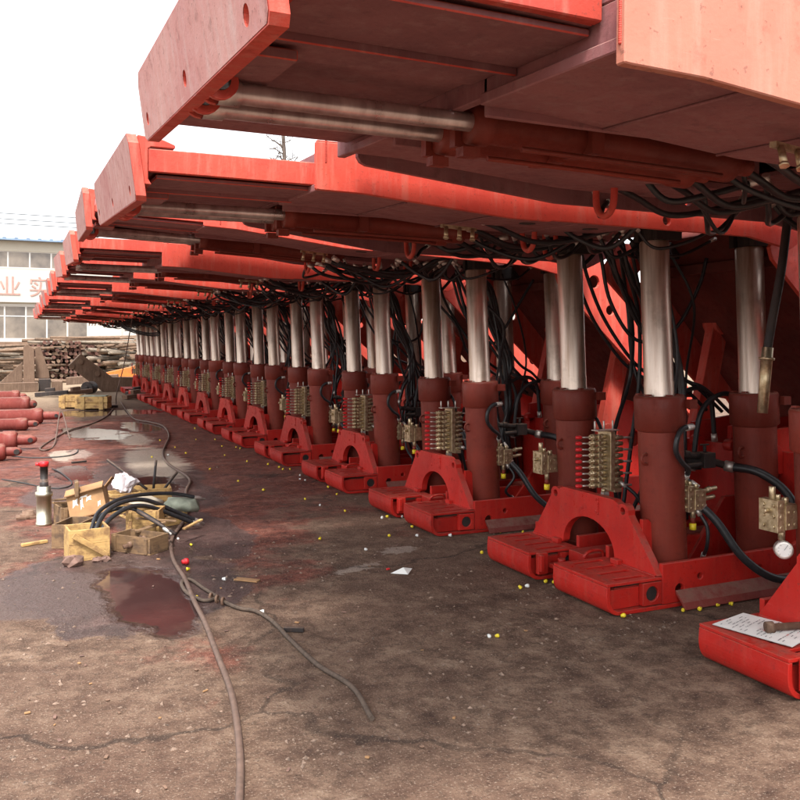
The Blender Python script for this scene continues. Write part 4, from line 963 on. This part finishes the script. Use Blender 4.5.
# ---- poles stacked before the factory wall
PR = random.Random(8); NP = 0
def pole(p0, p1, r_, mat):
    m = MB(); m.cyl(p0, p1, r_, r_*PR.uniform(.8, 1), n=8)
    thing_mesh(m, 'timber_pole', mat, {'pole': 'brown weathered pole in the heap before the factory wall', 'pole2': 'rusty red pole in the heap before the factory wall', 'pole3': 'grey weathered pole in the heap before the factory wall'}[mat], 'pole', p0, 'poles heaped before the factory wall')
for i in range(11):                                        # red-brown stack, ends to the camera
    for j in range(16):
        if PR.random() < .1: continue
        x = .35+.145*j+PR.uniform(-.04, .04); z = .1+.125*i
        if z > 1.5-.3*abs(j-7)/9: continue
        pole((x, 31+PR.uniform(-.25, .25), z), (x+PR.uniform(-.2, .2), 35, z+PR.uniform(-.05, .05)), .06, PR.choice(('pole2', 'pole2', 'pole2', 'pole')))
for i in range(150):                                        # untidy heap at the right
    x = PR.uniform(2.3, 6.2); z = PR.uniform(.0, 1.3)*(1-.10*abs(x-3.9)); a = PR.uniform(.2, .9)
    L = PR.uniform(.9, 1.8); y = 31.5+PR.uniform(-.5, .8); d = Vector((math.cos(a)*PR.choice((-1, 1, 1)), math.sin(a), PR.uniform(-.12, .12)))*L/2; c = Vector((x, y, z+.1))
    pole(c-d, c+d, PR.uniform(.045, .075), PR.choice(('pole', 'pole3', 'pole3', 'pole')))
for i in range(70):                                        # long ones on top and low at the left
    x = PR.uniform(-.8, 4.2); z = 1.38+.05*(i % 4) if i < 12 else PR.uniform(.1, 1.0); y = 30.9+PR.uniform(-.3, 1.2); L = PR.uniform(2.2, 3.4) if i < 12 else PR.uniform(.8, 1.4)
    if i >= 12: x = PR.uniform(-2.2, .2); z = .08+1.15*((i-12)/58)**.9; L = PR.uniform(1.2, 2.2)
    pole((x, y, z), (x+L, y+PR.uniform(-.3, .3), z+PR.uniform(-.1, .12)), PR.uniform(.035, .06), PR.choice(('pole', 'pole', 'pole3')))
# ---- factory building
FY = 43.0
fb = empty('factory_building', (2, FY, 0)); tag(fb, 'cream two storey factory with blue roof edge and faded red lettering', 'building'); o = Vector((2, FY, 0))
rect = lambda a, b, c, d: [(a, c), (b, c), (b, d), (a, d)]
wins = []
xs = [-9.6+.985*i for i in range(13)]
lowx = [(-.62+.985*i-.985*9, -.62+.985*(i+1)-.985*9) for i in range(13)]
x_lo0, x_lo1 = -6.0, 3.05
x_up0, x_up1 = -6.0, 7.0
m = MB(); m.plate(rect(-14, 30, 0, 3.18), [rect(x_lo0, x_lo1, 1.55, 3.10), rect(4.72, 6.6, 1.9, 3.05)], fx, (FY, FY+.3)); m.build('ground_wall', 'whitewall', fb, org=o)
m = MB(); m.plate(rect(-14, 30, 3.182, 6.12), [rect(x_up0, x_up1, 4.86, 5.64)], fx, (FY, FY+.3)); m.build('upper_wall', 'wallpaint', fb, org=o)
m = MB(); m.box(-14, 7.4, FY-.14, FY-.003, 3.25, 4.76); m.build('sign_band', 'whitewall', fb, org=o, bevel=.01)
m = MB(); m.box(-14.2, 30.2, FY-.35, FY+9, 6.123, 6.20); 
for i in range(60): m.box(-14.15+.5*i, -14.0+.5*i, FY-.36, FY+9, 6.2005, 6.25)
m.build('roof', 'roofblue', fb, org=o)
m = MB(); m.box(-14, 30, FY+.302, FY+9, 0, 6.1); m.build('inner_block', 'wallpaint', fb, org=o)
def winrow(x0, x1, z0, z1, n, bars):
    f = MB(); w_ = (x1-x0)/n
    for i in range(n+1): f.box(x0+w_*i-.035, x0+w_*i+.035, FY+.04, FY+.10, z0+.041, z1-.041)
    f.box(x0-.001, x1+.001, FY+.035, FY+.105, z0, z0+.04); f.box(x0-.001, x1+.001, FY+.035, FY+.105, z1-.04, z1)
    for zz in bars: f.box(x0, x1, FY+.045, FY+.095, zz-.025, zz+.025)
    w = f.build('window', 'frame', fb, org=o)
    for i in range(n):
        g_ = MB(); g_.box(x0+w_*i+.036, x0+w_*(i+1)-.036, FY+.06, FY+.07, z0+.041, z1-.041); g_.build('pane', 'glass', w, org=o)
winrow(x_lo0, x_lo1, 1.55, 3.10, 10, [2.62]); winrow(x_up0, x_up1, 4.86, 5.64, 14, []); winrow(4.72, 6.6, 1.9, 3.05, 2, [])
def sign(txt, x, z, size):
    cu = bpy.data.curves.new('t', 'FONT'); cu.body = txt; cu.size = size; cu.extrude = .012; cu.align_x = 'CENTER'
    tmp = bpy.data.objects.new('t', cu); col.objects.link(tmp); dg = bpy.context.evaluated_depsgraph_get()
    me = bpy.data.meshes.new_from_object(tmp.evaluated_get(dg)); bpy.data.objects.remove(tmp)
    me.materials.clear(); me.materials.append(MAT['sign'])
    ob = bpy.data.objects.new('sign_letter', me); col.objects.link(ob); ob.parent = fb
    ob.location = Vector((x, FY-.156, z))-o; ob.rotation_euler = (R(90), 0, 0)
sign('业', -.35, 3.62, 1.0); sign('实', .93, 3.62, 1.0)
m = MB(); m.box(-14, 30, FY-.05, FY-.003, 0, 1.42); m.build('plinth', 'tansteel', fb, org=o)  # dark backing added behind the poles to cover bright wall gaps
m = MB(); m.box(4.52, 4.60, FY-.05, FY-.003, 1.45, 3.15); m.build('downpipe', 'frame', fb, org=o)
# ---- bare tree behind the row and power lines
tr = empty('bare_tree', (8.9, 30, 0)); tag(tr, 'thin bare tree, only its twigs showing above a canopy', 'tree')
TRr = random.Random(2); m = MB(); m.tube([(8.9, 30, 0), (8.95, 30, 3), (8.85, 30.05, 6), (8.95, 30, 8.0), (8.9, 30, 9.05)], .07, 8); m.build('trunk', 'bark', tr, org=(8.9, 30, 0))
m = MB()
for i in range(46):
    z = TRr.uniform(5.2, 8.9); a = TRr.uniform(0, 6.28); L = TRr.uniform(.5, 1.3)*(1.15-(z-5)/6); d = Vector((math.cos(a), math.sin(a), TRr.uniform(.2, .8)))
    p = Vector((8.9, 30, z)); q = p+d*L*.6; r_ = p+d*L+Vector((0, 0, TRr.uniform(-.25, .1))); m.tube([p, q, r_], .018, 5, 4)
    for j in range(3):
        b = q+(r_-q)*TRr.random(); m.tube([b, b+Vector((TRr.uniform(-.3, .3), TRr.uniform(-.3, .3), TRr.uniform(-.1, .3)))], .010, 4, 0)
m.build('crown', 'bark', tr, org=(8.9, 30, 0))
for z, y, lb in ((8.35, 50, 'highest power line crossing the sky above the factory roof'), (8.05, 50, 'middle power line crossing the sky above the factory roof'), (7.8, 50, 'lowest power line crossing the sky above the factory roof')):
    line('power_line', [(-20, y, z+.5), (-8, y, z+.12), (4, y, z), (16, y, z+.12), (28, y, z+.5)], .022, 'cable', lb, 'cable')

# ------------------------------------------------------------------ camera, light, sky
cd = bpy.data.cameras.new('camera'); cam = bpy.data.objects.new('camera', cd); col.objects.link(cam)
cam.location = (0, 0, CH); cam.rotation_euler = (R(90), 0, -TH)
cd.sensor_width = 36; cd.lens = FPX/800*36; cd.shift_y = -(400-HY)/800; cd.clip_start = .05; cd.clip_end = 2000
scn.camera = cam
w = bpy.data.worlds.new('World'); scn.world = w; w.use_nodes = True
nt = w.node_tree; bg = nt.nodes['Background']
sky = nt.nodes.new('ShaderNodeTexSky'); sky.sky_type = 'NISHITA'; sky.sun_disc = False
SUN_EL, SUN_AZ = R(60), R(205)                          # azimuth measured from +Y towards +X
sky.sun_elevation = SUN_EL; sky.sun_rotation = SUN_AZ
sky.air_density = 1.0; sky.dust_density = 3.0; sky.ozone_density = 1.0
hs = nt.nodes.new('ShaderNodeHueSaturation'); hs.inputs['Saturation'].default_value = .12
nt.links.new(sky.outputs[0], hs.inputs['Color']); nt.links.new(hs.outputs[0], bg.inputs[0]); bg.inputs[1].default_value = .12
sd = bpy.data.lights.new('sun', 'SUN'); sd.energy = 1.5; sd.angle = R(10); sd.color = (1, .95, .88)
so = bpy.data.objects.new('sun', sd); col.objects.link(so)
dv = Vector((math.sin(SUN_AZ)*math.cos(SUN_EL), math.cos(SUN_AZ)*math.cos(SUN_EL), math.sin(SUN_EL)))
so.rotation_euler = (-dv).to_track_quat('-Z', 'Y').to_euler()
scn.view_settings.view_transform = 'Standard'; scn.view_settings.look = 'None'; scn.view_settings.gamma = 1
scn.view_settings.exposure = 2.02; scn.view_settings.use_curve_mapping = False
